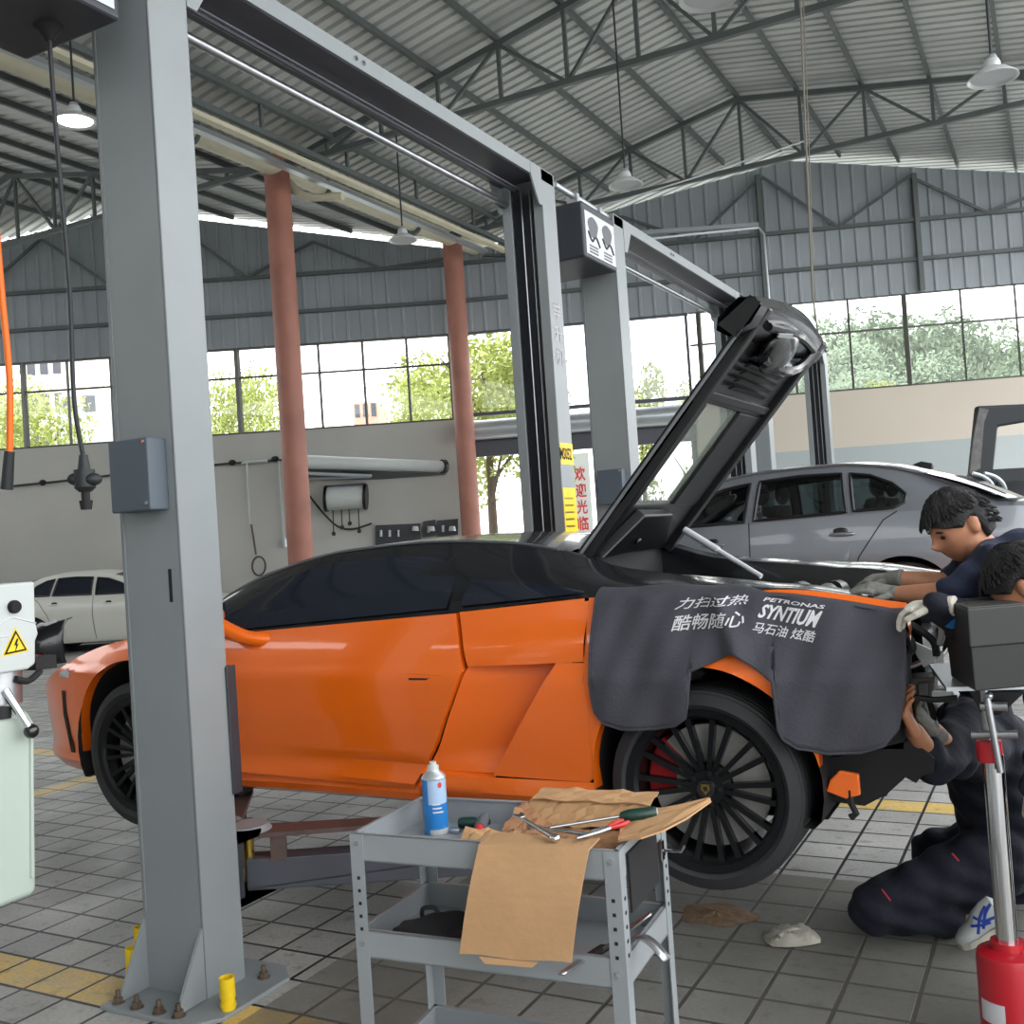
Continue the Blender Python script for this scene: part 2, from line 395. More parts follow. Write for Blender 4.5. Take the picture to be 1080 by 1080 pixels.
# corrugated gable cladding above the windows, its head following the roof with a bright eaves gap
def clad(u0, u1):
    mb = MB(); rows = []; u = u0
    while u < u1:
        for du, e in ((0, 0), (.20, 0), (.22, .03), (.26, .03)):
            d = wall_d(u+du)-e
            p = wp(u+du, d, 0); zt = roofz(p.x)-.15
            rows.append([(p.x, p.y, ZT), (p.x, p.y, zt)])
        u += .28
    mb.grid(rows); return struct(mb.build('wall_back', M['clad'], smooth=0, normals=False))
clad(-24, -.8); clad(-.8, 14)
for zz in (6.35, 7.1):
    for u0, u1 in ((-24, -.8), (-.8, 14)):
        mb = MB(); a = wp(u0, wall_d(u0)-.07, zz); b = wp(u1, wall_d(u1)-.07, zz); mb.tube([a, b], .05, 4); struct(mb.build('girt_beam', M['truss'], smooth=0))
for u in (-12.8, -11.0, -7.6, -4.2, 2.0, 5.2, 8.1, 10.6):
    p = wp(u, wall_d(u)-.1, 0); mb = MB(); mb.box((p.x, p.y, (ZT+roofz(p.x)-.3)/2), (.09, .09, roofz(p.x)-.3-ZT), (0, 0, YAW)); struct(mb.build('wall_post_beam', M['truss'], smooth=0))
# gable truss lying in front of the cladding
for c0, c1 in ((-.2, 13.5), (-14.5, -.9)):
    n = 10
    for k in range(n):
        ua = c0+(c1-c0)*k/n; ub = c0+(c1-c0)*(k+1)/n
        pa = wp(ua, wall_d(ua)-.1, 0); pb = wp(ub, wall_d(ub)-.1, 0)
        za = 7.1 if k % 2 else roofz(pa.x)-.35; zb = roofz(pb.x)-.35 if k % 2 else 7.1
        mb = MB(); mb.tube([(pa.x, pa.y, za), (pb.x, pb.y, zb)], .035, 4); struct(mb.build('gable_brace_beam', M['truss'], smooth=0))
mb = MB(); mb.bb((-21.4, -6, 0), (-21.2, 10.9, 4.0)); struct(mb.build('wall_added_left', M['plaster'], smooth=0))  # unseen low wall added to keep left sky reflections off the car nose
mb = MB(); mb.bb((-24, -6.2, 0), (3, -6, 7.3)); struct(mb.build('wall_added_front', M['plaster'], smooth=0))  # unseen wall added behind the camera to block front sky light
# windows
def window(name, u0, u1, z0, z1, splits, thick, ztr, glass, off=.06):
    root = bpy.data.objects.new(name, None); COL.objects.link(root); c = wp((u0+u1)/2, wall_d((u0+u1)/2), z0); root.location = c; ORG[root.name] = c.copy(); struct(root)
    mb = MB()
    def bar(ua, za, ub, zb, w):
        mb.tube([wp(ua, wall_d(ua)+off, za), wp(ub, wall_d(ub)+off, zb)], w, 4)
    bar(u0, z0, u1, z0, .05); bar(u0, z1, u1, z1, .05)
    for z in ztr: bar(u0, z, u1, z, .026)
    for i, u in enumerate(splits): bar(u, z0, u, z1, .06 if i in thick else .028)
    mb.build('window_frame', M['frame'], root, smooth=0)
    mb = MB(); a = wp(u0, wall_d(u0)+off, z0); b = wp(u1, wall_d(u1)+off, z0); mb.face([a, b, b+Vector((0, 0, z1-z0)), a+Vector((0, 0, z1-z0))])
    mb.build('pane', glass, root, smooth=0, normals=False)
    return root
def us(pxs, y): return [u_at(p, y, 20.5) for p in pxs]
spl = [-15.0+.0, -14.1, -13.2, -12.3] + us([-25, 22, 69, 115, 160, 205, 250, 293, 337, 384, 431, 476], 410) + [UD0-.05]
window('window_1', -16, UD0, ZS, ZT, spl, [5, 10], [5.12], M['winglass'])
spl2 = [u_at(p, 350, wall_d(3+i*.9)) for i, p in enumerate([738, 756, 782, 812, 840, 900, 960, 1020, 1078])] + [11.2, 12.3]
window('window_2', UD1, 13.5, ZS-.04, ZT+.02, spl2, [0, 6], [5.08], M['winglass'])
# glazed gate between the red column and the right wall: high panes, roller tube, open below
root = bpy.data.objects.new('door_1', None); COL.objects.link(root); c = wp(1.4, wall_d(1.4), 0); root.location = c; ORG[root.name] = c.copy(); struct(root)
mb = MB()
for u in (UD0+.05, UD1-.04): mb.tube([wp(u, wall_d(u)+.1, 3.95), wp(u, wall_d(u)+.1, ZT)], .035, 4)
for u in (UD0+.1, UD1-.05): mb.tube([wp(u, wall_d(u)+.1, 0), wp(u, wall_d(u)+.1, 4)], .06, 4)
mb.tube([wp(UD0, wall_d(UD0)+.1, ZT), wp(UD1, wall_d(UD1)+.1, ZT)], .05, 4)
mb.tube([wp(UD0, wall_d(UD0)+.1, 4.06), wp(UD1, wall_d(UD1)+.1, 4.06)], .05, 4)
mb.build('door_frame', M['lift_dark'], root, smooth=0)
mb = MB(); a = wp(UD0, wall_d(UD0)+.1, 3.98); b = wp(UD1, wall_d(UD1)+.1, 3.98); mb.face([a, b, b+Vector((0, 0, 1.74)), a+Vector((0, 0, 1.74))]); mb.build('pane', M['winglass'], root, smooth=0, normals=False)
mb = MB(); a = wp(2.78, wall_d(2.78)+.09, 4.0); b = wp(3.6, wall_d(3.6)+.09, 4.0); mb.face([a, b, b+Vector((0, 0, 1.25)), a+Vector((0, 0, 1.25))]); mb.build('dusty_pane', M['dustglass'], root, smooth=0, normals=False)
mb = MB(); mb.tube([wp(UD0, wall_d(UD0)-.15, 3.72), wp(UD1, wall_d(UD1)-.15, 3.72)], .2, 20); mb.build('roller_tube', M['alum'], root)
mb = MB(); a = wp(UD0, wall_d(UD0)-.02, 3.2); b = wp(UD1, wall_d(UD1)-.02, 3.2); mb.prism([a, b, b+Vector((0, 0, .38)), a+Vector((0, 0, .38))], f0*.08); mb.build('shutter_curtain', M['lift_dark'], root, smooth=0)
# ------------------------------------------------------------------ how sky light gets in
# world sky enters at the opened right side; added walls close front and lower left
# ------------------------------------------------------------------ car wheels
def wheel(parent, c, R, width, side, rimr, spokes, rimmat, disc=True, caliper=None, fat=.010):
    """Wheel at c with its axis along local Y; side=-1: outer face towards -Y."""
    c = Vector(c); ax = Vector((0, side, 0))
    w = bpy.data.objects.new('wheel', None); COL.objects.link(w); w.location = c-org(parent); w.parent = parent; ORG[w.name] = c.copy()
    mb = MB(); h = width/2
    prof = [(rimr+.005, -h*.86), (rimr+.03, -h*.98), (R-.045, -h), (R-.012, -h*.88)]
    for k in range(-3, 4):
        y = k*h*.24; prof += [(R-.001, y-h*.09), (R, y), (R-.001, y+h*.09), (R-.009, y+h*.105), (R-.009, y+h*.13)]
    prof += [(R-.012, h*.88), (R-.045, h), (rimr+.03, h*.98), (rimr+.005, h*.86)]
    mb.lathe(prof, c, ax, 56, closed=True)
    mb.build('tyre', M['rubber'], w, smooth=25)
    mb = MB()
    mb.lathe([(rimr-.012, h*.9), (rimr+.012, h*.94), (rimr+.012, h*.80), (rimr-.01, h*.5), (rimr-.03, -h*.9), (rimr-.045, -h*.9), (rimr-.03, h*.4), (rimr-.024, h*.8)], c, ax, 48, closed=True)
    q = ax.to_track_quat('Z', 'Y').to_matrix()
    for k in range(spokes):
        a = 2*math.pi*(k//2)/(spokes/2)+(.13 if k % 2 else -.13)
        d = q @ Vector((math.cos(a), math.sin(a), 0)); t = q @ Vector((-math.sin(a), math.cos(a), 0))
        p0 = c+d*.05+ax*h*.62; p1 = c+d*(rimr-.01)+ax*h*.84
        w0 = fat*.8; w1 = fat
        pts = [p0-t*w0, p1-t*w1, p1+t*w1, p0+t*w0]
        mb.prism(pts, -ax*.028)
    mb.cyl(c+ax*h*.35, c+ax*h*.66, .075, .06, 28)
    mb.build('rim', rimmat, w, smooth=30)
    mb = MB(); mb.lathe([(.001, 0), (.03, 0), (.034, -.008), (.034, -.02)], c+ax*(h*.66+.012), ax, 24); cap = mb.build('hub_cap', M['black_gloss'], w)
    if disc:
        mb = MB(); mb.lathe([(.08, .012), (rimr-.055, .012), (rimr-.055, -.012), (.08, -.012)], c+ax*h*.22, ax, 48, closed=True); mb.build('brake_disc', M['disc'], w)
    if caliper is not None:
        mb = MB(); aa = [caliper+(k-6)*.085 for k in range(13)]
        ro = rimr-.035; ri = rimr-.14
        out = [c+(q @ Vector((math.cos(a), math.sin(a), 0)))*ro+ax*h*.32 for a in aa]; inn = [c+(q @ Vector((math.cos(a), math.sin(a), 0)))*ri+ax*h*.32 for a in aa]
        mb.prism(out+inn[::-1], -ax*.1); mb.build('brake_caliper', M['red'], w, bevel=.008)
    mb = MB()
    for k in range(5):
        a = 2*math.pi*k/5; p = c+(q @ Vector((math.cos(a), math.sin(a), 0)))*.052+ax*h*.67
        mb.cyl(p-ax*.02, p+ax*.008, .009, n=6)
    mb.build('wheel_bolts', M['black_satin'], w)
    return w, cap
def well(mb, xc, zc, r, y0, y1, zmin):
    """dark wheel well: barrel from y0 (at the body side) to y1 (inside) with an inner wall"""
    A = [math.radians(a) for a in range(-35, 216, 10)]
    rows = [[(xc+r*math.cos(a), y, max(zmin, zc+r*math.sin(a))) for y in (y0, y1)] for a in A]
    mb.grid(rows); mb.face([rows[k][1] for k in range(len(rows))])
# ------------------------------------------------------------------ orange sports car raised on the lift
YC = 4.25
car = thing('sports_car', 'orange low sports car with black roof raised on the lift, rear deck lid propped open', 'car', (-2.5, YC, .585))
hwN = pchip([(-4.93, .02), (-4.915, .30), (-4.86, .52), (-4.76, .68), (-4.6, .80), (-4.4, .875), (-4.15, .92), (-3.85, .945), (-3.4, .93), (-3.0, .92), (-2.4, .93), (-1.8, .955), (-1.2, .97), (-.8, .955), (-.46, .915)])
profN = pchip([(.50, -.13), (.56, -.095), (.60, -.06), (.65, -.022), (.70, -.03), (.80, -.018), (.95, 0), (1.08, .004), (1.10, -.006), (1.14, -.016), (1.3, -.075), (1.36, -.10), (1.5, -.22)])
def W(x, z): return hwN(x)+profN(z)*min(1, hwN(x)/.8)
def S3(x, z, d=0.0, s=-1): return Vector((x, YC+s*(W(x, z)-d), z))
beltN = pchip([(-4.93, .86), (-4.86, .90), (-4.7, .975), (-4.5, 1.055), (-4.25, 1.15), (-4.0, 1.215), (-3.8, 1.24), (-3.5, 1.243), (-3.18, 1.246), (-2.1, 1.315), (-1.5, 1.355), (-.875, 1.345), (-.46, 1.275)])
RF, CZF, RR, CZR = .405, .735, .395, .725
XF, XR = -3.85, -1.13
def botN(x):
    b = plin([(-4.93, .74), (-4.85, .63), (-4.7, .59), (-4.2, .575), (-3.3, .585), (-.745, .6), (-.735, .93), (-.46, .96)])(x)
    for xc, zc, r in ((XF, CZF, RF), (XR, CZR, RR)):
        if abs(x-xc) < r: b = max(b, zc+math.sqrt(r*r-(x-xc)**2)) if x > xc-r else b
    return b
def cols(mb, xs, bot, top, nz, s, d=0.0):
    P = [[S3(x, bot(x)+(top(x)-bot(x))*j/nz, d, s) for j in range(nz+1)] for x in xs]
    return mb.grid(P)
def lins(a, b, n): return [a+(b-a)*k/n for k in range(n+1)]
def rows(mb, A, B, nz, nx, s, dfun=None):
    """A, B: polylines of (x, z) from bottom to top, ruled across."""
    fa = plin([(z, x) for x, z in A]); fb = plin([(z, x) for x, z in B]); P = []
    za0, za1, zb0, zb1 = A[0][1], A[-1][1], B[0][1], B[-1][1]
    for i in range(nx+1):
        t = i/nx; row = []
        for j in range(nz+1):
            q = j/nz; za = za0+(za1-za0)*q; zb = zb0+(zb1-zb0)*q
            x = fa(za)*(1-t)+fb(zb)*t; z = za*(1-t)+zb*t
            row.append(S3(x, z, dfun(t, q) if dfun else 0, s))
        P.append(row)
    return mb.grid(P)
def D3(px, py): return atY(px, py, 3.48)
def xz(px, py, Y): p = atY(px, py, Y); return (p.x, p.z)
XD = -3.36                                   # front shut line of the door
dA = [(XD-.02, .655), (XD, .9), (XD+.02, beltN(XD))]
dB = [xz(432, 845, 3.34), xz(457, 790, 3.33), xz(491, 706, 3.33), xz(485, 646, 3.42)]
dB[0] = (dB[0][0], .62)
dg = [xz(520, 818, 3.33), xz(590, 698, 3.33)]                      # diagonal leading edge of the rear fender
XQ = -1.53
body = None
for s in (-1, 1):
    iv = (0, .035*-s, 0)
    mb = MB()
    # front fender with arch
    xs = lins(-4.93, -4.6, 14)+lins(-4.58, XF-RF-.002, 12)+[XF-RF*math.cos(math.pi*k/36) for k in range(37)]+lins(XF+RF+.002, XD-.006, 6)
    V = cols(mb, xs, botN, beltN, 26, s)
    mb.flange([V[i][0] for i in range(len(xs))], (0, .05*-s, 0)); mb.flange(V[-1], iv)
    mb.build('front_fender', M['orange'], car, smooth=32, weld=.0005); mb = MB()
    # rear fender: diagonal front piece, then the columns round the arch
    zd0, zd1 = dg[0][1], dg[1][1]
    V = rows(mb, dg, [(XQ, zd0), (XQ, zd1)], 14, 12, s); mb.flange(V[0], (0, .16*-s, 0))
    V = rows(mb, [(dB[0][0]+.03, .60), (dB[1][0]-.06, zd0-.012)], [(XQ, .60), (XQ, zd0)], 5, 14, s); mb.flange([r[0] for r in V], iv)
    up = [(dB[2][0]+.02, dB[2][1]+.012), (dB[3][0]+.018, beltN(dB[3][0]))]
    V = rows(mb, up, [(XQ, zd1+.004), (XQ, beltN(XQ))], 10, 16, s, lambda t, q: -.012*math.sin(min(1, q*1.6)*math.pi)*(.4+.6*t))
    mb.flange([r[0] for r in V], (0, .13*-s, 0)); mb.flange(V[0], iv)
    xs = lins(XQ, XR-RR-.001, 2)+[XR-RR*math.cos(math.pi*k/36) for k in range(37)]+lins(XR+RR+.006, -.50, 8)
    V = cols(mb, xs, botN, beltN, 18, s)
    mb.flange([V[i][0] for i in range(len(xs))], (0, .05*-s, 0)); mb.flange(V[-1], (0, .05*-s, 0))
    mb.build('rear_fender', M['orange'], car, smooth=32, weld=.0005)
    # scoop recess
    mb = MB()
    zq = dg[0][1]; xq = plin([(p[1], p[0]) for p in dB])(zq)
    A = [(xq+.012, zq), (dB[1][0]+.012, dB[1][1]), (dB[2][0]+.012, dB[2][1]+.015)]; B = [(dg[0][0]-.002, dg[0][1]), (dg[1][0]+.03, dg[1][1]+.015)]
    rows(mb, A, B, 16, 16, s, lambda t, q: .022+.105*t*(.55+.45*q)*(1-max(0, .16-q)/.16*.8))
    mb.build('side_intake', M['orange'], car, smooth=30)
    a0_, a1_ = (xq-.01, dg[0][1]-.014), (dg[0][0]+.002, dg[0][1]-.012)
    mb = MB(); mb.grid([[S3(a0_[0]+(a1_[0]-a0_[0])*k/10, a0_[1]+(a1_[1]-a0_[1])*k/10+q*.028, (.0 if q == 0 else .03+.075*k/10), s) for q in (0, 1)] for k in range(11)]); mb.build('intake_ledge', M['orange'], car, smooth=30)
    # door
    mb = MB(); V = rows(mb, dA, dB, 26, 30, s, lambda t, q: -.004*math.sin(q*math.pi) + (.012 if q < .16 and t > .15 else 0)*min(1, t*1.5))
    mb.flange(V[-1], iv); mb.flange(V[0], iv); mb.flange([r[0] for r in V], iv)
    dr = mb.build('door', M['orange'], car, smooth=26)
    mb = MB(); h0 = S3(-2.33, 1.085, .0, s); h1 = S3(-2.13, 1.082, .0, s)
    mb.prism([h0+Vector((0, 0, -.022)), h1+Vector((0, 0, -.026)), h1+Vector((0, 0, .006)), h0+Vector((0, 0, .008))], (0, -s*.004, 0)); mb.build('door_handle', M['orange'], dr, bevel=.003)
    mb = MB(); mb.box(S3(-2.22, 1.068, -.0015, s), (.13, .006, .007)); mb.build('door_handle_recess', M['hole'], dr)
    # rocker sill
    mb = MB()
    xs = lins(XF+RF+.01, XQ, 20)
    P = [[Vector((x, YC+s*(W(x, .63)-dd), z)) for dd, z in ((.16, .55), (.09, .552), (.045, .575), (.03, .605), (.034, .66), (.06, .67))] for x in xs]
    mb.grid(P); mb.build('sill_skirt', M['orange'], car, smooth=30)
    # dark inner side behind the gaps, and wheel wells
    mb = MB(); mb.bb((XD-.1, YC+s*.60, .6), (XQ-.01, YC+s*.78, 1.22)); mb.build('inner_side', M['hole'], car, smooth=0)
    mb = MB(); well(mb, XF, CZF, RF+.002, YC+s*(W(XF, 1.1)-.03), YC+s*.45, .58); mb.build('wheel_well', M['black_matte'], car)
    mb = MB(); well(mb, XR, CZR, RR+.002, YC+s*(W(XR, 1.1)-.03), YC+s*.45, .6); mb.build('wheel_well', M['black_matte'], car)
# hood
mb = MB(); xs = lins(-4.93, -4.5, 12)+lins(-4.45, -3.55, 14); P = []
for x in xs:
    zb = beltN(x); w = W(x, zb); row = []
    for k in range(21):
        v = -1+2*k/20
        row.append(Vector((x, YC+v*w, zb+.03*(1-v*v)*min(1, w)-.035*math.exp(-((abs(v)-.55)/.25)**2)*min(1, max(0, (x+4.9)))*.6)))
    P.append(row)
mb.grid(P); hood = mb.build('hood', M['orange'], car, smooth=40)
# floor pan
mb = MB(); xs = [-4.6, -4.2, -3.4, -1.5, -.75]; mb.grid([[Vector((x, YC+v*min(.82, hwN(x)-.1), .6)) for v in (-1, 1)] for x in xs]); mb.build('underbody', M['black_matte'], car, smooth=0)
# nose detail on the near corner
def side_patch(name, m, pts, parent, s=-1, off=.004, th=.01):
    mb = MB(); o = [S3(x, z, -off, s) for x, z in pts]; mb.prism(o, (0, -s*th, 0)); return mb.build(name, m, parent, smooth=0)
for s in (-1, 1):
    side_patch('nose_slot', M['hole'], [(-4.385, .985), (-4.40, .87), (-4.395, .76), (-4.375, .68), (-4.34, .68), (-4.36, .76), (-4.365, .87), (-4.352, .985)], car, s)
    side_patch('side_marker', M['alum'], [(-4.40, 1.055), (-4.30, 1.05), (-4.295, 1.075), (-4.32, 1.095), (-4.39, 1.075)], car, s)
    mb = MB(); pl = []
    for x in lins(-4.80, -4.42, 8):
        pl.append([Vector((x, YC+s*(W(x, beltN(x))*v), beltN(x)+.008+.03*(1-v*v)*min(1, W(x, beltN(x))))) for v in (.72, .8, .88, .95)])
    mb.grid(pl); mb.build('headlight', mat('headlight_lens', (190, 120, 70), .15) if s < 0 else bpy.data.materials['headlight_lens'], car)
# greenhouse (black roof, pillars and rear buttresses)
hrN = pchip([(-3.75, .62), (-3.5, .64), (-3.2, .62), (-2.8, .59), (-2.4, .57), (-2.0, .565), (-1.75, .57), (-1.5, .60), (-1.0, .66), (-.46, .72)])
zrN = pchip([(-3.72, 1.265), (-3.5, 1.395), (-3.2, 1.505), (-2.8, 1.578), (-2.4, 1.592), (-2.0, 1.567), (-1.75, 1.52), (-1.5, 1.44), (-1.0, 1.375), (-.46, 1.29)])
zcN = pchip([(-4.0, 1.25), (-3.72, 1.36), (-3.5, 1.44), (-3.2, 1.535), (-2.8, 1.605), (-2.4, 1.615), (-2.0, 1.59), (-1.75, 1.545)])
def gh(x, t, s):
    zb = beltN(x); yb = W(x, zb)-.006; zr = max(zrN(x), zb+.015); yr = min(hrN(x), yb-.02)
    return Vector((x, YC+s*(yb+(yr-yb)*t+.03*math.sin(math.pi*t)), zb+(zr-zb)*t+.012*math.sin(math.pi*t)))
mb = MB(); xs = lins(-3.72, -.46, 60)
for s in (-1, 1):
    mb.grid([[gh(x, k/10, s) for k in range(11)] for x in xs])
mb.grid([[Vector((x, YC+v*min(hrN(x), W(x, beltN(x))-.026), max(zrN(x), beltN(x)+.015)*(v*v)+(1-v*v)*max(zcN(x), zrN(x)))) for v in lins(-1, 1, 14)] for x in lins(-3.1, -1.74, 24)])
roof = mb.build('roof', M['black_gloss'], car, smooth=40)
# windscreen
mb = MB(); P = []
for k in range(15):
    v = -1+2*k/14; row = []
    for j in range(9):
        t = j/8; x0 = -4.05+.38*v*v; x = x0+(-3.08-x0)*t; z = 1.245+(1.552-1.245)*t+.018*math.sin(math.pi*t)-.02*v*v
        row.append(Vector((x, YC+v*(.80-.19*t), z)))
    P.append(row)
mb.grid(P); mb.build('windscreen', M['tint'], car)
# rear decks beside the engine bay and the engine bay itself
for s in (-1, 1):
    mb = MB(); P = []
    for x in lins(-1.76, -.46, 20):
        y0 = min(hrN(x), W(x, beltN(x))-.026); z0 = max(zrN(x), beltN(x)+.015)
        P.append([Vector((x, YC+s*y0, z0)), Vector((x, YC+s*(y0*.5+.27), z0+.004)), Vector((x, YC+s*.50, z0-.008)), Vector((x, YC+s*.49, z0-.06)), Vector((x, YC+s*.48, 1.0))])
    mb.grid(P); mb.build('rear_deck', M['black_gloss'], car, smooth=40)
    mb = MB(); P = [[gh(x, .10+.5*max(0, (x+.95)/.5), s)+Vector((0, s*.004, .006)), gh(x, .02, s)+Vector((0, s*.006, .006))] for x in lins(-.95, -.46, 10)]+[[gh(-.455, .6, s)+Vector((.004, 0, -.07)), gh(-.455, .02, s)+Vector((.004, 0, -.09))]]
    mb.grid(P); mb.build('fender_top_edge', M['orange'], car)
mb = MB(); mb.bb((-1.76, YC-.49, .95), (-1.74, YC+.49, 1.5)); mb.bb((-1.75, YC-.49, .93), (-.5, YC+.49, .98)); mb.build('engine_bay', M['black_matte'], car, smooth=0)
eng = MB(); eng.bb((-1.55, YC-.3, .98), (-.75, YC+.3, 1.22)); eng.build('engine_block', M['black_satin'], car, bevel=.03)
for s in (-1, 1):
    mb = MB()
    for k in range(5): mb.tube([(-1.45+k*.15, YC+s*.3, 1.12), (-1.45+k*.15, YC+s*.22, 1.27), (-1.45+k*.15, YC+s*.05, 1.29)], .035, 10, sm=5)
    mb.build('intake_runners', M['black_satin'], car)
# side glass
def glass_side(name, lower, upper, nx, s, m, parent):
    fl = plin(lower); fu = pchip(upper); x0 = max(lower[0][0], upper[0][0]); x1 = min(lower[-1][0], upper[-1][0]); P = []
    for x in lins(x0, x1, nx):
        zb = beltN(x); zr = max(zrN(x), zb+.015); row = []
        z0, z1 = fl(x), max(fu(x), fl(x)+.002)
        for j in range(9):
            z = z0+(z1-z0)*j/8; t = min(1, max(0, (z-zb)/(zr-zb))); p = gh(x, t, s); row.append(Vector((x, p.y+s*.012, z)))
        P.append(row)
    mb = MB(); mb.grid(P); return mb.build(name, m, parent)
gl = [(-3.42, 1.262), (-3.2, 1.268), (-2.125, 1.332)]; gu = [(-3.42, 1.30), (-3.3, 1.395), (-3.15, 1.455), (-2.94, 1.512), (-2.67, 1.54), (-2.4, 1.536), (-2.18, 1.512)]
gl[-1] = (-2.125, 1.333); gu[-1] = (-2.15, 1.512)
ql = [(-2.085, 1.338), (-1.5, 1.375)]; qu = [(-2.13, 1.505), (-2.0, 1.478), (-1.76, 1.41), (-1.56, 1.378)]
for s in (-1, 1):
    glass_side('door_window', gl, gu, 34, s, M['tint'], car); glass_side('quarter_window', ql, qu, 20, s, M['tint'], car)
    mb = MB(); pts = [gh(x, 1, s)+Vector((0, s*.004, .002)) for x in lins(-3.7, -1.78, 40)]; mb.tube(pts, .006, 6); mb.build('roof_drip_rail', M['chromedull'] if s < 0 else M['black_satin'], car)
    # mirror on its stalk
    mb = MB(); yb = YC+s*W(-3.14, 1.25)
    mb.tube([(-3.04, yb-s*.03, 1.215), (-3.14, yb+s*.04, 1.235), (-3.25, yb+s*.09, 1.29)], [.035, .032, .04], 12, sm=6)
    P = []
    for k in range(9):
        t = k/8; P.append(Vector((-3.56+.03*math.sin(t*3.14), 0, 0)))
    mr = mb.build('door_mirror', M['orange'], car)
    mb = MB(); mb.ball((-3.28, yb+s*.11, 1.33), (.055, .09, .062), 18, Euler((s*-.35, 0, .15)).to_matrix()); mb.build('mirror_shell', M['orange'], mr)
    mb = MB(); mb.box((-3.242, yb+s*.11, 1.332), (.012, .15, .075), (s*-.35, 0, .1)); mb.build('mirror_glass', M['tint'], mr, bevel=.005)
# open engine lid, hinged at the roof and leaning back over the car
LH = Vector((-1.725, 0, 1.497)); LE = Vector((.825, 0, .925)).normalized(); LN = Vector((LE.z, 0, -LE.x))   # LN points to the underside
def lidp(a, y, n=0.0): return LH+LE*a+Vector((0, y, 0))+LN*n
lid = MB()
y0, y1 = 3.75, 4.76; wy0, wy1, wa0, wa1 = 3.90, 4.36, .27, .77
def lidbox(a0, a1, ya, yb, n0, n1):
    lid.prism([lidp(a0, ya, n0), lidp(a1, ya, n0), lidp(a1, yb, n0), lidp(a0, yb, n0)], LN*(n1-n0))
lidbox(0, wa0, y0, y1, -.02, .015); lidbox(wa1, 1.2, y0, y1, -.02, .015); lidbox(wa0, wa1, y0, wy0, -.02, .02); lidbox(wa0, wa1, wy1, y1, -.02, .02)
lidbox(0, 1.2, y0, y0+.05, .0, .045); lidbox(0, 1.2, y1-.06, y1, .0, .045); lidbox(wa1+.02, wa1+.06, y0+.03, y1-.03, .0, .03)
lo = lid.build('engine_lid', M['black_satin'], car, smooth=0, bevel=.006)
mb = MB(); mb.prism([lidp(wa0-.01, wy0-.01, 0), lidp(wa1+.01, wy0-.01, 0), lidp(wa1+.01, wy1+.01, 0), lidp(wa0-.01, wy1+.01, 0)], LN*.004); mb.build('lid_window', M['lidglass'], lo, smooth=0)
mb = MB()
for k in range(5):
    a = .86+k*.035; mb.prism([lidp(a, 3.95, .03), lidp(a+.022, 3.95, .045), lidp(a+.022, 4.45, .045), lidp(a, 4.45, .03)], LN*.01)
mb.build('vent_louvres', M['black_satin'], lo, smooth=0)
mb = MB(); P = []
for i in range(15):
    v = i/14; yy = 3.66+v*1.16; cv = math.sin(v*math.pi)*.05
    P.append([lidp(1.03, yy, -.045), lidp(1.07+cv*.4, yy, -.07), lidp(1.17+cv, yy, -.05), lidp(1.205+cv, yy, .0), lidp(1.19+cv, yy, .04), lidp(1.12, yy, .045), lidp(1.06, yy, .02)])
mb.grid(P); mb.build('tail_spoiler', M['black_gloss'], lo, smooth=40)
mb = MB(); mb.prism([lidp(1.05, 3.665, -.055), lidp(1.20, 3.665, -.02), lidp(1.20, 3.665, .03), lidp(1.05, 3.665, .03)], (0, .01, 0)); mb.build('spoiler_end_plate', M['black_gloss'], lo, smooth=0); mb = MB(); mb.prism([lidp(1.05, 4.81, -.055), lidp(1.20, 4.81, -.02), lidp(1.20, 4.81, .03), lidp(1.05, 4.81, .03)], (0, .01, 0)); mb.build('spoiler_end_plate', M['black_gloss'], lo, smooth=0)
mb = MB(); mb.ball(lidp(1.08, 4.15, .05), (.11, .17, .05), 20, Matrix((LE, (0, 1, 0), LN)).transposed()); mb.tube([lidp(1.03, 4.0, .06), lidp(1.02, 4.3, .075), lidp(1.06, 4.55, .06), lidp(1.15, 4.62, .05)], .022, 8, sm=6)
mb.tube([lidp(1.14, 3.85, .05), lidp(1.17, 4.2, .07), lidp(1.15, 4.6, .05)], .018, 8, sm=6); mb.build('lid_latch_housing', M['black_gloss'], lo)
mb = MB(); mb.prism([lidp(1.0, 4.2, .05), lidp(.99, 4.45, .05), lidp(1.05, 4.45, .055), lidp(1.06, 4.36, .055), lidp(1.03, 4.3, .055), lidp(1.04, 4.22, .055)], LN*.006)
mb.prism([lidp(1.14, 3.92, .075), lidp(1.165, 4.05, .085), lidp(1.15, 4.06, .085), lidp(1.125, 3.93, .075)], LN*.006); mb.build('silver_foil_patch', M['alum'], lo, smooth=0)
mb = MB(); mb.prism([lidp(.03, 3.82, .015), lidp(.25, 3.96, .015), lidp(.25, 4.3, .015), lidp(.08, 4.5, .015)], LN*.05); mb.cyl(lidp(.12, 4.05, .07), lidp(.12, 4.05, .085), .018); mb.build('hinge_cover', M['black_satin'], lo, smooth=0, bevel=.01)
mb = MB(); mb.tube([lidp(0, y0-.003, .0), lidp(.6, y0-.003, .0), lidp(1.1, y0-.003, .0)], .007, 6); mb.build('lid_edge_trim', M['chromedull'], lo)
# strut
mb = MB(); sa = lidp(.14, 4.68, .05); sb = atY(803, 608, 4.55); mb.tube([sa, sa.lerp(sb, .45)], .017, 10); mb.tube([sa.lerp(sb, .42), sb], .012, 10); mb.build('gas_strut', M['sticker'], car)
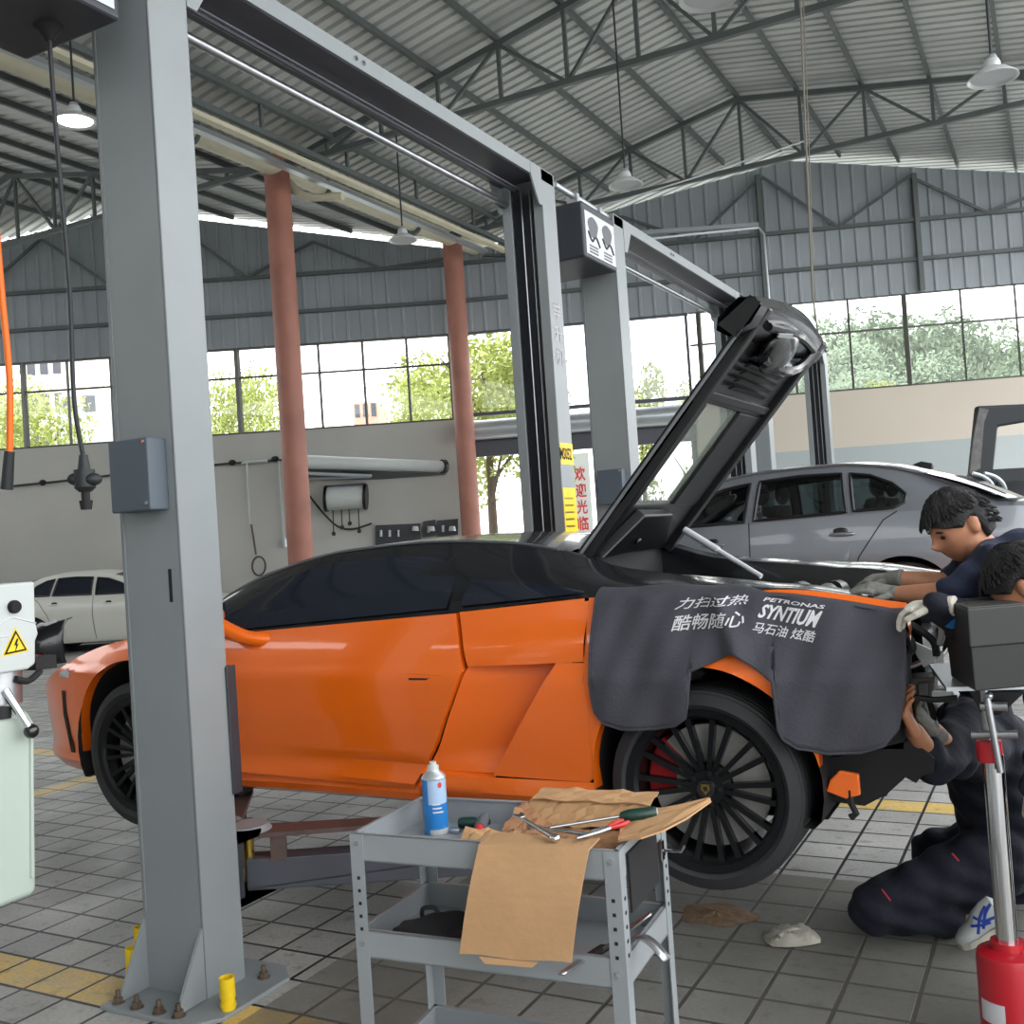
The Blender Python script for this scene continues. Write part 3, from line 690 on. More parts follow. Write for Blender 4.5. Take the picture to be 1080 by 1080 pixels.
# wheels
RW = .335
w1, _ = wheel(car, (XF, YC-.80, .70), RW, .235, -1, .255, 20, M['rim'], True, math.radians(30))
w2, cap = wheel(car, (XR, YC-.80, .70), RW, .295, -1, .262, 20, M['rim'], True, math.radians(165))
wheel(car, (XF, YC+.80, .70), RW, .235, 1, .255, 20, M['rim']); wheel(car, (XR, YC+.80, .70), RW, .295, 1, .262, 20, M['rim'])
for ww, cx in ((w1, XF), (w2, XR)):
    hh = .1175 if ww is w1 else .1475
    yy = YC-.80-(hh*.66+.0135); mb = MB()
    sh = [(-.014, .016), (.014, .016), (.015, -.002), (.0, -.019), (-.015, -.002)]
    mb.prism([(cx+a, yy, .70+b) for a, b in sh], (0, -.002, 0)); mb.build('hub_emblem', M['gold'], ww, smooth=0)
    mb = MB(); sh = [(-.009, .004), (-.003, .010), (.004, .008), (.010, .010), (.007, .001), (.009, -.008), (.002, -.004), (-.004, -.009), (-.004, -.001)]
    mb.prism([(cx+a, yy-.0022, .70+b) for a, b in sh], (0, -.001, 0)); mb.build('hub_emblem_figure', M['black_gloss'], ww, smooth=0)
# stripped tail: crash bar, exhaust can, brackets, lower fender scrap, hoses
M['darksteel'] = mat('grimy_steel', (84, 84, 82), .5, .5, .3, 14)
mb = MB(); mb.bb((-.60, YC-.72, .98), (-.52, YC+.8, 1.10)); mb.build('crash_bar', M['black_satin'], car, smooth=0, bevel=.02)
mb = MB(); mb.cyl((-.60, YC-.1, .82), (-.60, YC+.7, .82), .12, n=28); mb.build('exhaust_silencer', M['darksteel'], car)
mb = MB(); mb.prism([D3(962, 676), D3(988, 688), D3(986, 698), D3(974, 704), D3(966, 690)], (.0, .012, .0)); mb.build('tail_bracket', M['steel'], car, smooth=0)
mb = MB(); mb.prism([D3(944, 690), D3(962, 683), D3(964, 688), D3(946, 694)], (0, .05, .0)); mb.tube([D3(945, 700), D3(958, 703), D3(972, 698)], .009, 8, sm=5); mb.build('tail_bracket', M['steel'], car)
mb = MB(); mb.tube([D3(983, 660), D3(992, 658), D3(993, 672), D3(990, 680)], .011, 8, sm=5); mb.prism([D3(981, 662), D3(990, 654), D3(993, 660), D3(984, 664)], (0, .015, 0)); mb.build('lamp_bracket', M['whiteplastic'], car)
mb = MB(); mb.tube([D3(950, 668), D3(958, 672), D3(962, 684), D3(955, 690)], .014, 8, sm=5); mb.tube([D3(952, 655), D3(966, 662), D3(984, 676), D3(988, 692)], .012, 8, sm=5); mb.tube([D3(957, 690), D3(956, 720), D3(953, 760)], .014, 8, sm=5); mb.tube([D3(950, 742), D3(960, 735), D3(985, 738), D3(1010, 736)], .010, 8, sm=5); mb.build('wiring_hose', M['cable'], car)
mb = MB(); mb.prism([D3(951, 716), D3(986, 714), D3(984, 736), D3(951, 735)], (0, .12, 0)); mb.prism([D3(968, 720), D3(980, 719), D3(980, 733), D3(969, 733)], (0, -.015, 0)); mb.build('tail_module', M['darksteel'], car, smooth=0, bevel=.004)
mb = MB(); mb.prism([D3(980, 728), D3(1003, 728), D3(1010, 738), D3(982, 737)], (0, .1, 0)); mb.build('bumper_mount', M['steel'], car, smooth=0, bevel=.004)
mb = MB(); mb.prism([D3(930, 700), D3(956, 704), D3(953, 790), D3(930, 790)], (-.05, .25, 0)); mb.build('inner_fender', M['black_matte'], car, smooth=0)
mb = MB(); mb.prism([D3(925, 790), D3(962, 780), D3(985, 800), D3(984, 815), D3(973, 818), D3(966, 826), D3(955, 820), D3(935, 838), D3(912, 850), D3(872, 845), D3(872, 800)], (-.02, .3, 0)); mb.build('subframe', M['black_matte'], car, smooth=0)
mb = MB(); mb.bb((-1.5, YC-.45, .58), (-.62, YC+.8, .72)); mb.build('gearbox', M['black_matte'], car, smooth=0, bevel=.02)
mb = MB(); q = [xz(886, 812, 3.38), xz(906, 816, 3.38), xz(908, 838, 3.38), xz(893, 842, 3.38), xz(872, 834, 3.38), xz(876, 822, 3.38)]; mb.prism([(a, 3.37, b) for a, b in q], (0, .02, 0)); mb.build('fender_lower_lip', M['orange'], car, smooth=0, bevel=.004)
mb = MB(); q0 = atY(897, 846, 3.38); q1 = atY(903, 858, 3.38); q2 = atY(897, 862, 3.38); mb.tube([q0+Vector((0, 0, .04)), q0, q1, q2], .012, 6); mb.build('hanging_clip', M['black_matte'], car)
# ------------------------------------------------------------------ padded fender cover with printed words
cov = thing('fender_cover', 'dark grey padded cloth with white lettering draped over the rear fender of the orange car', 'fender cover', (-1.0, 3.29, 1.0))
cb = []
for p in [(623, 735), (627, 752), (637, 763), (655, 769), (690, 769), (712, 765), (723, 757), (726, 740), (727, 708), (773, 688), (806, 712), (820, 724), (821, 770), (826, 780), (840, 790), (870, 797), (905, 797), (930, 789), (944, 772), (950, 740), (952, 712)]: cb.append(xz(*p, 3.26))
botc = plin(cb); xc0, xc1 = cb[0][0], cb[-1][0]
fold = lambda x, z: .010*math.sin(x*23+z*9)+.007*math.sin(x*51-z*17)+.012*math.exp(-((x+1.0+ (z-1.2)*.6)/.03)**2)
def CV(x, z):
    d = .02+.006*math.sin(x*23+z*9)+.004*math.sin(x*47-z*19)+.03*math.exp(-((x+.985+(z-1.2)*.35)/.035)**2)+.028*max(0, 1.02-z)
    xx = min(x, -.5); w = max(W(xx, z), W(xx, .95)-.06*max(0, 1-(1.0-z)*0) if z < .95 else W(xx, z))
    return Vector((x, YC-(w+d), z))
mb = MB(); P = []
xs = sorted(set([xc0+(xc1-xc0)*k/110 for k in range(111)]+[c[0] for c in cb]))
for x in xs:
    zb = botc(x); xx = min(max(x, -1.6), -.5); zt = beltN(xx)-.005; row = []
    e = (x-xc0)/(xc1-xc0)
    ztop = zt
    for k in range(27): row.append(CV(x, zb+(ztop-zb)*k/26))
    # over the top of the fender
    yb = W(xx, zt)+.02
    for k in range(1, 7):
        t = k/6; rise = gh(xx, min(1, .15+.5*t), -1)
        fo = .075 if x < -1.0 else .075-.055*min(1, (x+1.0)/.12)
        row.append(Vector((x, YC-(yb-fo*t), zt+(.016*math.sin(t*2.2)+.022*t+.004*math.sin(x*19)*t)*fo/.075)))
    P.append(row)
mb.grid(P)
sheet = mb.build('padded_sheet', M['cloth'], cov, smooth=60, normals=False)
sm = sheet.modifiers.new('solid', 'SOLIDIFY'); sm.thickness = .008; sm.offset = 0
mb = MB(); mb.tube([CV(x, botc(x)) for x in xs], .006, 6); mb.tube([P[0][k] for k in range(0, 33, 2)], .006, 6); mb.tube([P[-1][k] for k in range(0, 33, 2)], .006, 6); mb.build('piped_hem', M['cloth'], cov)
def text_mesh(txt, size, shear=0.0, bold=.0, sx=1.0):
    cu = bpy.data.curves.new('lettering', 'FONT'); cu.body = txt; cu.size = size; cu.shear = shear; cu.offset = bold; cu.resolution_u = 2
    o = bpy.data.objects.new('lettering', cu); COL.objects.link(o); bpy.context.view_layer.update()
    dg = bpy.context.evaluated_depsgraph_get(); me = bpy.data.meshes.new_from_object(o.evaluated_get(dg)); bpy.data.objects.remove(o); bpy.data.curves.remove(cu)
    bm = bmesh.new(); bm.from_mesh(me); bpy.data.meshes.remove(me); return bm
def text_on(txt, quad, fn, m, name, parent, shear=0, bold=0, flip=False, sub=None, thick=0.0):
    """quad: four (x, z) corners bl, br, tr, tl of the block in the surface's own coordinates; fn maps (x, z) to a 3D point on the surface."""
    bm = text_mesh(txt, 1.0, shear, bold)
    if not bm.verts: bm.free(); return None
    bmesh.ops.triangulate(bm, faces=bm.faces)
    for _ in range(2):
        ed = [e for e in bm.edges if e.calc_length() > .25]
        if ed: bmesh.ops.subdivide_edges(bm, edges=ed, cuts=1); bmesh.ops.triangulate(bm, faces=bm.faces)
    xs = [v.co.x for v in bm.verts]; ys = [v.co.y for v in bm.verts]; x0, x1, y0, y1 = min(xs), max(xs), min(ys), max(ys)
    for v in bm.verts:
        a = (v.co.x-x0)/(x1-x0); b = (v.co.y-y0)/(y1-y0)
        p = [quad[0][i]*(1-a)*(1-b)+quad[1][i]*a*(1-b)+quad[2][i]*a*b+quad[3][i]*(1-a)*b for i in (0, 1)]
        v.co = fn(*p)
    k = MB(); k.bm.free(); k.bm = bm
    return k.build(name, m, parent, smooth=0, normals=False)
CT = lambda x, z: CV(x, z)+Vector((0, -.007, .002))
def q4(*p): return [xz(a, b, 3.26) for a, b in p]
text_on('力扫过热', q4((704, 646), (782, 640), (782, 630), (706, 634)), CT, M['print'], 'printed_words', cov, .25, .008)
text_on('酷畅随心', q4((704, 668), (780, 663), (781, 646), (705, 652)), CT, M['print'], 'printed_words', cov, .1, .008)
text_on('PETRONAS', q4((797, 637), (864, 646), (864, 642), (798, 633)), CT, M['print'], 'printed_words', cov, .2, .02)
text_on('SYNTIUM', q4((793, 654), (858, 666), (862, 648), (796, 640)), CT, M['print'], 'printed_words', cov, .3, .03)
text_on('马石油 炫酷', q4((789, 669), (855, 681), (857, 669), (791, 658)), CT, M['print'], 'printed_words', cov, .15, .008)
# ------------------------------------------------------------------ two-post lifts
LX = -2.962; HWD, DPT = .15, .20
def build_lift(Y0, Y1, label):
    """posts at Y0 (outer face, near) and Y1 (outer face, far); cross beam overhead"""
    o = Vector((LX, Y0, 0)); L = thing('two_post_lift', label, 'car lift', o, 'two post lifts in a row')
    TOP = 3.95
    for yo, s in ((Y0, 1), (Y1, -1)):           # s: direction from the outer face to the open inner side
        p = MB(); t = .012
        def b(xa, xb, ya, yb, za, zb): p.bb((LX+xa, yo+s*ya, za), (LX+xb, yo+s*yb, zb))
        b(-HWD, HWD, 0, t, .012, TOP); b(-HWD, -HWD+t, 0, DPT, .012, TOP); b(HWD-t, HWD, 0, DPT, .012, TOP)
        b(-HWD, -HWD+.07, DPT-t, DPT, .012, TOP); b(HWD-.07, HWD, DPT-t, DPT, .012, TOP)
        post = p.build('post', M['lift'], L, smooth=0, bevel=.006)
        p = MB(); b(-.132, -.126, -.004, 0, .30, TOP-.1); p.build('post_seam', M['lift'], post, smooth=0)
        for sx in (-1, 1):
            p = MB(); x = LX+sx*.144
            p.prism([(x-.006, yo, .27), (x-.006, yo, .02), (x-.006, yo-s*.13, .02), (x-.006, yo-s*.12, .05)], (.012, 0, 0)); p.build('gusset', M['lift'], post, smooth=0)
        p = MB(); e = .10
        pl = [(-.20, -.17), (.24, -.17), (.31, -.08), (.31, .26), (.22, .34), (-.14, .34), (-.20, .26)]
        p.prism([(LX+a, yo+s*bb_, 0) for a, bb_ in pl], (0, 0, .016)); p.build('base_plate', M['lift'], L, smooth=0, bevel=.003)
        for a, c in ((-.15, -.13), (-.05, -.135), (.06, -.135), (.15, -.13), (.24, .02), (.22, .22), (-.16, .2)):
            k = MB(); q = Vector((LX+a, yo+s*c, .016)); k.cyl(q, q+Vector((0, 0, .004)), .024, n=20); k.cyl(q+Vector((0, 0, .004)), q+Vector((0, 0, .022)), .017, n=6); k.cyl(q+Vector((0, 0, .022)), q+Vector((0, 0, .045)), .009, n=10)
            k.build('anchor_bolt', M['bolt'], L)
        # inside the channel: carriage, chain, cables
        p = MB(); b(-.125, .125, .03, .185, .28, 1.22); p.bb((LX-.14, yo+s*.205, .30), (LX+.14, yo+s*.235, .52)); p.bb((LX+.152, yo+s*.185, .70), (LX+.160, yo+s*.235, 1.18)); p.bb((LX-.160, yo+s*.185, .70), (LX-.152, yo+s*.235, 1.18)); b(-.15, .15, .205, .225, .70, 1.18); p.build('carriage', M['lift_black'], L, smooth=0, bevel=.006)
        p = MB(); b(-.125, .125, .02, .08, 1.22, TOP-.02); p.build('channel_dark_fill', M['lift_black'], L, smooth=0)  # dark block inside the channel above the carriage
        p = MB()
        for xx in (-.035, .03): p.tube([(LX+xx, yo+s*.14, 1.2), (LX+xx, yo+s*.14, TOP-.1)], .006, 6)
        p.build('lift_cable', M['steel'], L)
        # arms
        for k, (px_, pad, pz) in enumerate(((-.09, (-3.36, 3.47), .5), (.05, (-2.06, 3.5), .5))):
            piv = Vector((LX+px_, yo+s*.36, 0)); pd = Vector((pad[0], yo+s*(pad[1]-2.68), 0))
            d = (pd-piv); n = Vector((-d.y, d.x, 0)).normalized(); dn = d.normalized()
            am = MB(); w = .055
            am.prism([piv+n*w+Vector((0, 0, .29)), piv-n*w+Vector((0, 0, .29)), pd-n*w+Vector((0, 0, .36)), pd+n*w+Vector((0, 0, .36))], (0, 0, .015))
            am.prism([piv+n*w+Vector((0, 0, .29)), piv-n*w+Vector((0, 0, .29)), piv-n*w+Vector((0, 0, .41)), piv+n*w+Vector((0, 0, .41))], dn*(d.length*.98))
            arm = am.build('swing_arm', M['lift_dark'], L, smooth=0, bevel=.004)
            am = MB(); am.prism([piv+n*.075+Vector((0, 0, .495))-dn*.05, piv-n*.075+Vector((0, 0, .495))-dn*.05, piv-n*.05+dn*.62+Vector((0, 0, .495)), piv+n*.05+dn*.62+Vector((0, 0, .495))], (0, 0, .018)); am.prism([piv-n*.06+dn*.10+Vector((0, 0, .40)), piv-n*.06+dn*.16+Vector((0, 0, .40)), piv-n*.06+dn*.16+Vector((0, 0, .5)), piv-n*.06+dn*.10+Vector((0, 0, .5))], n*.02); am.build('arm_plate', M['armbrown'], arm, smooth=0)
            am = MB(); am.cyl(piv+Vector((0, 0, .28)), piv+Vector((0, 0, .50)), .022, n=14); am.build('pivot_pin', M['gold'], arm)
            am = MB(); am.cyl(piv+Vector((0, 0, .513)), piv+Vector((0, 0, .535)), .095, .08, n=28); am.build('pivot_cap', M['lift'], arm)
            am = MB(); am.bb((LX-.14, yo+s*.21, .505), (LX+.14, yo+s*.34, .53)); am.build('upper_bracket', M['lift'], arm, smooth=0)
            am = MB(); am.bb((LX-.14, yo+s*.21, .27), (LX+.14, yo+s*.40, .287)); am.build('lower_bracket', M['lift'], arm, smooth=0)
            am = MB(); am.cyl(pd+Vector((0, 0, .41)), pd+Vector((0, 0, .53)), .025, n=12); am.cyl(pd+Vector((0, 0, .53)), pd+Vector((0, 0, .57)), .06, n=20); am.build('lift_pad', M['black_matte'], arm)
    # cross beam with corner brackets and the safety tube under it
    k = MB(); ya, yb = Y0+.02, Y1-.02
    k.bb((LX+.138, ya, 3.872), (LX+.15, yb, 3.95)); k.bb((LX-.15, ya, 3.872), (LX-.138, yb, 3.95)); beam = k.build('cross_beam', M['lift'], L, smooth=0)
    k = MB(); k.bb((LX-.138, ya+.20, 3.868), (LX+.138, yb-.20, 3.882)); k.build('beam_underside', M['lift_dark'], beam, smooth=0)  # shade under the cross beam put into a darker colour
    for yy, s in ((Y0+.20, 1), (Y1-.20, -1)):
        for xx in (LX+.14, LX-.152): k = MB(); k.prism([(xx, yy, 3.94), (xx, yy, 3.70), (xx, yy+s*.05, 3.70), (xx, yy+s*.10, 3.78), (xx, yy+s*.15, 3.872), (xx, yy+s*.15, 3.94)], (.012, 0, 0)); k.build('corner_bracket', M['lift'], beam, smooth=0)
    k = MB(); k.tube([(LX-.11, Y0+.21, 3.76), (LX-.11, Y1-.21, 3.76)], .022, 14); k.build('shutoff_bar', M['steel'], beam)
    k = MB(); k.tube([(LX-.02, Y0+.26, 3.82), (LX-.02, Y1-.26, 3.82)], .012, 8); k.tube([(LX+.03, Y0+.26, 3.81), (LX+.03, Y1-.26, 3.81)], .006, 8); k.build('equaliser_cable', M['lift_dark'], beam)
    for yy in (Y0+1.28, Y0+1.34):
        k = MB(); k.cyl((LX+.15, yy, 3.91), (LX+.158, yy, 3.91), .012, n=10); k.build('beam_bolt', M['chrome'], beam)
    # switch box on the near post and the slot in the post
    k = MB(); k.bb((LX-.085, Y0-.09, 1.775), (LX+.115, Y0, 2.035)); cb_ = k.build('control_box', M['ctrl'], L, smooth=0, bevel=.006)
    for zz in (1.80, 2.02):
        k = MB(); k.cyl((LX+.100, Y0-.096, zz), (LX+.100, Y0-.09, zz), .007, n=10); k.build('box_screw', M['chrome'], cb_)
    k = MB(); k.bb((LX+.088, Y0-.002, 1.44), (LX+.103, Y0+.002, 1.56)); k.build('post_slot', M['hole'], L, smooth=0)
    return L
lift1 = build_lift(2.68, 6.12, 'grey two post lift holding up the orange sports car')
lift2 = build_lift(7.12, 10.72, 'grey two post lift behind the orange car, carrying the silver sedan')
lift3 = build_lift(11.35, 14.95, 'farthest grey two post lift, standing near the back wall behind the silver sedan')
# marks on the far post of the first lift (+X face and lip)
FX = LX+HWD+.0012
def decal(name, m, parent, ya, yb, za, zb, x=FX, th=.0012):
    k = MB(); k.bb((x, ya, za), (x+th, yb, zb)); return k.build(name, m, parent, smooth=0)
pA = atX(596, 460, FX); pB = atX(609, 479, FX)
decal('capacity_label', M['yellow'], lift1, 5.925, 6.115, 1.93+.10, 2.17)
text_on('MS052', [(5.92, 2.06), (6.09, 2.06), (6.09, 2.14), (5.92, 2.14)], lambda y, z: Vector((FX+.002, y, z)), M['hole'], 'label_letters', lift1, 0, .03)
decal('warning_label', M['yellow'], lift1, 5.925, 6.115, 1.46, 1.88)
for k_ in range(6): decal('warning_lines', M['gold'], lift1, 5.94, 6.07, 1.58+k_*.045, 1.592+k_*.045, FX+.0013)
kk = MB(); kk.prism([(FX+.0016, 5.97, 1.49), (FX+.0016, 6.05, 1.49), (FX+.0016, 6.01, 1.55)], (.001, 0, 0)); kk.build('warning_triangle', M['redtool'], lift1, smooth=0)
decal('small_label', M['yellow'], lift1, 5.92, 5.99, 1.28, 1.42)
for i_, ch in enumerate('举升机'):
    text_on(ch, [(5.96, 2.98-i_*.15), (6.08, 2.98-i_*.15), (6.08, 3.09-i_*.15), (5.96, 3.09-i_*.15)], lambda y, z: Vector((FX+.0015, y, z)), M['letters'], 'post_letters', lift1, 0, .01)
# yellow extension sleeves standing on the base plate
for i_, (x, y, z0, h, lab) in enumerate(((*atZ(241, 1064, .016)[:2], .016, .11, 'yellow steel pad extension sleeve on the base plate, in front of the near post'), (*atZ(140, 1036, .016)[:2], .016, .13, 'yellow steel pad extension sleeve left of the near post, nearer of the pair'), (*atZ(149, 1018, .016)[:2], .016, .15, 'yellow steel pad extension sleeve left of the near post, behind its pair'))):
    t = thing('pad_extension', lab, 'lift adapter', (x, y, z0), 'yellow lift pad extensions'); k = MB()
    rs = .027 if i_ == 0 else .021; k.lathe([(rs*.9, 0), (rs*.9, h*.35), (rs, h*.36), (rs, h), (rs*.8, h), (rs*.8, .01), (.0, .01)], (x, y, z0), (0, 0, 1), 26); k.build('sleeve', M['yellow'], t)
    k = MB(); k.lathe([(rs*1.04, h*.1), (rs*1.04, h*.2)], (x, y, z0), (0, 0, 1), 20); k.build('sleeve_ring', M['yellow'] if i_ == 0 else M['black_matte'], t)
# reel boxes hanging beside the posts
def reel_box(Yc, label, sticker):
    R = thing('hanging_reel_box', label, 'cable reel box', (-2.98, Yc, 3.46), 'black reel boxes between the lifts')
    k = MB(); k.bb((-3.26, Yc-.29, 3.47), (-2.76, Yc+.29, 3.86)); bx = k.build('housing', M['reel'], R, smooth=0, bevel=.018, seg=3)
    k = MB(); k.tube([(-2.86, Yc-.5, 3.93), (-2.86, Yc+.5, 3.93)], .022, 12); k.build('hanger_bar', M['alum'], R)
    k = MB()
    for dy in (-.2, .2): k = MB(); k.bb((-2.90, Yc+dy-.02, 3.85), (-2.82, Yc+dy+.02, 3.94)); k.build('hanger_clamp', M['steel'], R, smooth=0)
    k = MB(); k.bb((-2.759, Yc-.26, 3.50), (-2.756, Yc+.26, 3.80)); k.build('side_sticker', sticker, R, smooth=0)
    if sticker is M['sticker']:
        for c in (-.13, .12):
            k = MB(); pts = [(-2.7555, Yc+c+.085*math.cos(a)*(1+.15*math.sin(3*a)), 3.70+.075*math.sin(a)) for a in [i*math.pi/9 for i in range(18)]]; k.prism(pts, (.001, 0, 0)); k.build('sticker_picture', M['stickergrey'], R, smooth=0)
            k = MB(); k.tube([(-2.755, Yc+c-.09, 3.66), (-2.755, Yc+c-.03, 3.60), (-2.755, Yc+c+.04, 3.64), (-2.755, Yc+c+.1, 3.58)], .008, 6, sm=4); k.build('sticker_hose_picture', M['reel'], R)
            for j in range(3): k = MB(); k.bb((-2.7555, Yc+c-.08, 3.515+j*.022), (-2.7545, Yc+c+.07, 3.527+j*.022)); k.build('sticker_text_line', M['stickergrey'], R, smooth=0)
    return R
reel_box(6.72, 'black hanging reel box with white picture sticker, between the second and first lifts', M['sticker'])
nr = reel_box(2.22, 'dark hanging reel box at the top corner with black cable, beside the near post', M['alum'])
# hanging cable with its plug and the orange air hose
cb0 = atZ(51, 28, 3.47); pc = atY(88, 483, cb0.y-.02)
t = thing('hanging_power_cable', 'black power cable with plug hanging down from the reel box', 'power cable', pc)
k = MB(); k.tube([cb0+Vector((0, 0, .02)), atY(60, 150, cb0.y), atY(73, 300, cb0.y), atY(78, 420, cb0.y), pc], .008, 8, sm=6); k.build('cord', M['cable'], t)
k = MB(); k.cyl(pc+Vector((0, 0, .01)), pc+Vector((0, 0, -.045)), .014, .022); k.cyl(pc+Vector((0, 0, -.04)), pc+Vector((0, 0, -.10)), .034, .034); k.cyl(pc+Vector((.0, 0, -.10)), pc+Vector((.0, 0, -.115)), .036, .02); k.ball(pc+Vector((-.03, -.01, -.07)), (.028, .03, .022), 12); k.ball(pc+Vector((.03, .01, -.075)), (.028, .03, .022), 12); k.build('plug_body', M['cable'], t)
k = MB(); k.cyl(pc+Vector((0, 0, -.11)), pc+Vector((0, 0, -.15)), .014); k.cyl(pc+Vector((0, 0, -.145)), pc+Vector((0, 0, -.175)), .022, .018); k.build('plug_end', M['black_matte'], t)
cone = MB(); cone.cyl(cb0+Vector((0, 0, -.05)), cb0+Vector((0, 0, .012)), .012, .06); cone.build('cable_gland', M['black_matte'], t)
t = thing('orange_air_hose', 'orange air hose with black coupling hanging at the left edge', 'air hose', atY(8, 515, 2.3))
k = MB(); k.tube([atY(-30, -20, 2.3), atY(-12, 150, 2.3), atY(1, 300, 2.3), atY(10, 400, 2.3), atY(10, 480, 2.3)], .0115, 10, sm=6); k.build('hose', M['orangehose'], t)
k = MB(); k.cyl(atY(10, 476, 2.3), atY(7, 516, 2.3), .017, .021, 14); k.build('coupling', M['cable'], t)
# hydraulic power pack at the left edge
hp = thing('hydraulic_power_pack', 'white hydraulic power pack with lightning warning sign, lever and milky tank at left edge', 'power pack', (-2.8, 1.95, .6))
PX = -2.68
def onx(px, py, off=0.0): return atX(px, py, PX+off)
k = MB(); q = [onx(37, 613), onx(38, 655), onx(41, 668), onx(38, 676), onx(38, 700), onx(30, 706)]
ya = q[0].y-.42; q += [Vector((PX, ya, q[-1].z)), Vector((PX, ya, q[0].z))]
k.prism(q, (-.22, 0, 0)); k.build('control_housing', M['whiteplastic'], hp, smooth=0, bevel=.008, seg=3)
k = MB(); k.lathe([(.0, .0), (.019, 0), (.019, .010), (.016, .016), (.0, .016)], onx(14, 640), (1, 0, 0), 24); k.build('round_button', M['hole'], hp)
T = [onx(5, 690), onx(27, 685), onx(16, 666)]; cg = (T[0]+T[1]+T[2])/3; ex = Vector((.0012, 0, 0))
for nm_, sc_, m_, i_ in (('warning_sign_border', 1.3, 'yellow', 0), ('warning_sign_outline', 1.1, 'hole', 1), ('warning_sign', .82, 'yellow', 2)):
    k = MB(); k.prism([cg+(v-cg)*sc_+ex*i_*1.05 for v in T], ex); k.build(nm_, M[m_], hp, smooth=0)
k = MB(); bolt_ = [(.004, .022), (-.007, .002), (0, .003), (-.004, -.016), (.008, .006), (.002, .005), (.008, .02)]; k.prism([cg+Vector((.0034, a_, b_-.003)) for a_, b_ in bolt_], ex); k.build('warning_bolt', M['hole'], hp, smooth=0)
k = MB(); k.tube([onx(-6, 660, .001), onx(14, 651, .001), onx(38, 657, .001)], .002, 6); k.tube([onx(-4, 672, .001), onx(8, 671, .001)], .0018, 6); k.build('cover_seam', M['sticker'], hp)
k = MB(); e0, e1 = onx(38, 707, -.08), onx(60, 704, -.08); k.prism([e0, e1, e1+Vector((0, 0, .04)), e0+Vector((0, 0, .03))], (-.06, 0, 0)); k.tube([onx(16, 716, -.02), onx(30, 718, -.03), onx(42, 708, -.06)], .01, 8, sm=5); k.build('rubber_stop', M['black_matte'], hp, smooth=0)
k = MB(); k.cyl(onx(2, 706, -.08), onx(2, 742, -.08), .055, n=24); k.build('valve_block', M['steel'], hp)
k = MB(); k.tube([onx(5, 728, .0), onx(31, 768, .04)], [.013, .010], 12); k.build('release_lever', M['chrome'], hp)
k = MB(); k.ball(onx(33, 771, .04), .021, 20); k.build('lever_ball', M['black_gloss'], hp)
k = MB(); q = [onx(30, 748), onx(38, 762), onx(40, 940), onx(34, 945)]; q += [Vector((PX, ya, q[-1].z)), Vector((PX, ya, q[0].z))]
k.prism(q, (-.22, 0, 0)); tk = k.build('oil_tank', M['tank'], hp, smooth=0, bevel=.018, seg=4)
k = MB(); k.tube([onx(33, 775, .002), onx(34, 925, .002)], .006, 8); k.build('tank_rib', M['tank'], tk)
k = MB(); k.cyl(onx(0, 758, -.02), onx(0, 746, -.02), .03, n=20); k.build('filler_cap', M['black_matte'], hp)
k = MB(); k.bb((-3.3, ya-.32, 0), (-3.0, ya-.02, 3.9)); k.bb((-3.0, ya-.2, .95), (-2.88, ya+.2, 1.45)); k.build('mounting_post', M['lift'], hp, smooth=0)
# ------------------------------------------------------------------ tool trolley with what lies on it
TA = math.radians(4.0); tux = Vector((math.cos(TA), math.sin(TA), 0)); tuy = Vector((-math.sin(TA), math.cos(TA), 0)); T0 = Vector((-1.70, 2.15, 0)); TL, TD, TZ = .735, .375, .85
def tp(a, b, z): return T0+tux*a+tuy*b+Vector((0, 0, z))
trol = thing('tool_trolley', 'grey steel three shelf tool trolley in front of the orange car', 'tool trolley', tp(TL/2, TD/2, 0))
TR = Matrix.Rotation(TA, 3, 'Z')
def tbox(mb, a0, a1, b0, b1, z0, z1): mb.box(tp((a0+a1)/2, (b0+b1)/2, (z0+z1)/2), (a1-a0, b1-b0, z1-z0), TR)
for z, h, nm in ((TZ, .072, 'top_tray'), (.60, .072, 'middle_shelf'), (.24, .065, 'bottom_shelf')):
    k = MB(); e = .004
    tbox(k, 0, TL, 0, TD, z-h, z-h+.004); tbox(k, 0, TL, 0, e, z-h, z); tbox(k, 0, TL, TD-e, TD, z-h, z); tbox(k, 0, e, 0, TD, z-h, z); tbox(k, TL-e, TL, 0, TD, z-h, z)
    tbox(k, 0, TL, 0, .012, z-.004, z); tbox(k, 0, TL, TD-.012, TD, z-.004, z); tbox(k, 0, .012, 0, TD, z-.004, z); tbox(k, TL-.012, TL, 0, TD, z-.004, z)
    k.build(nm, M['trolley'], trol, smooth=0)
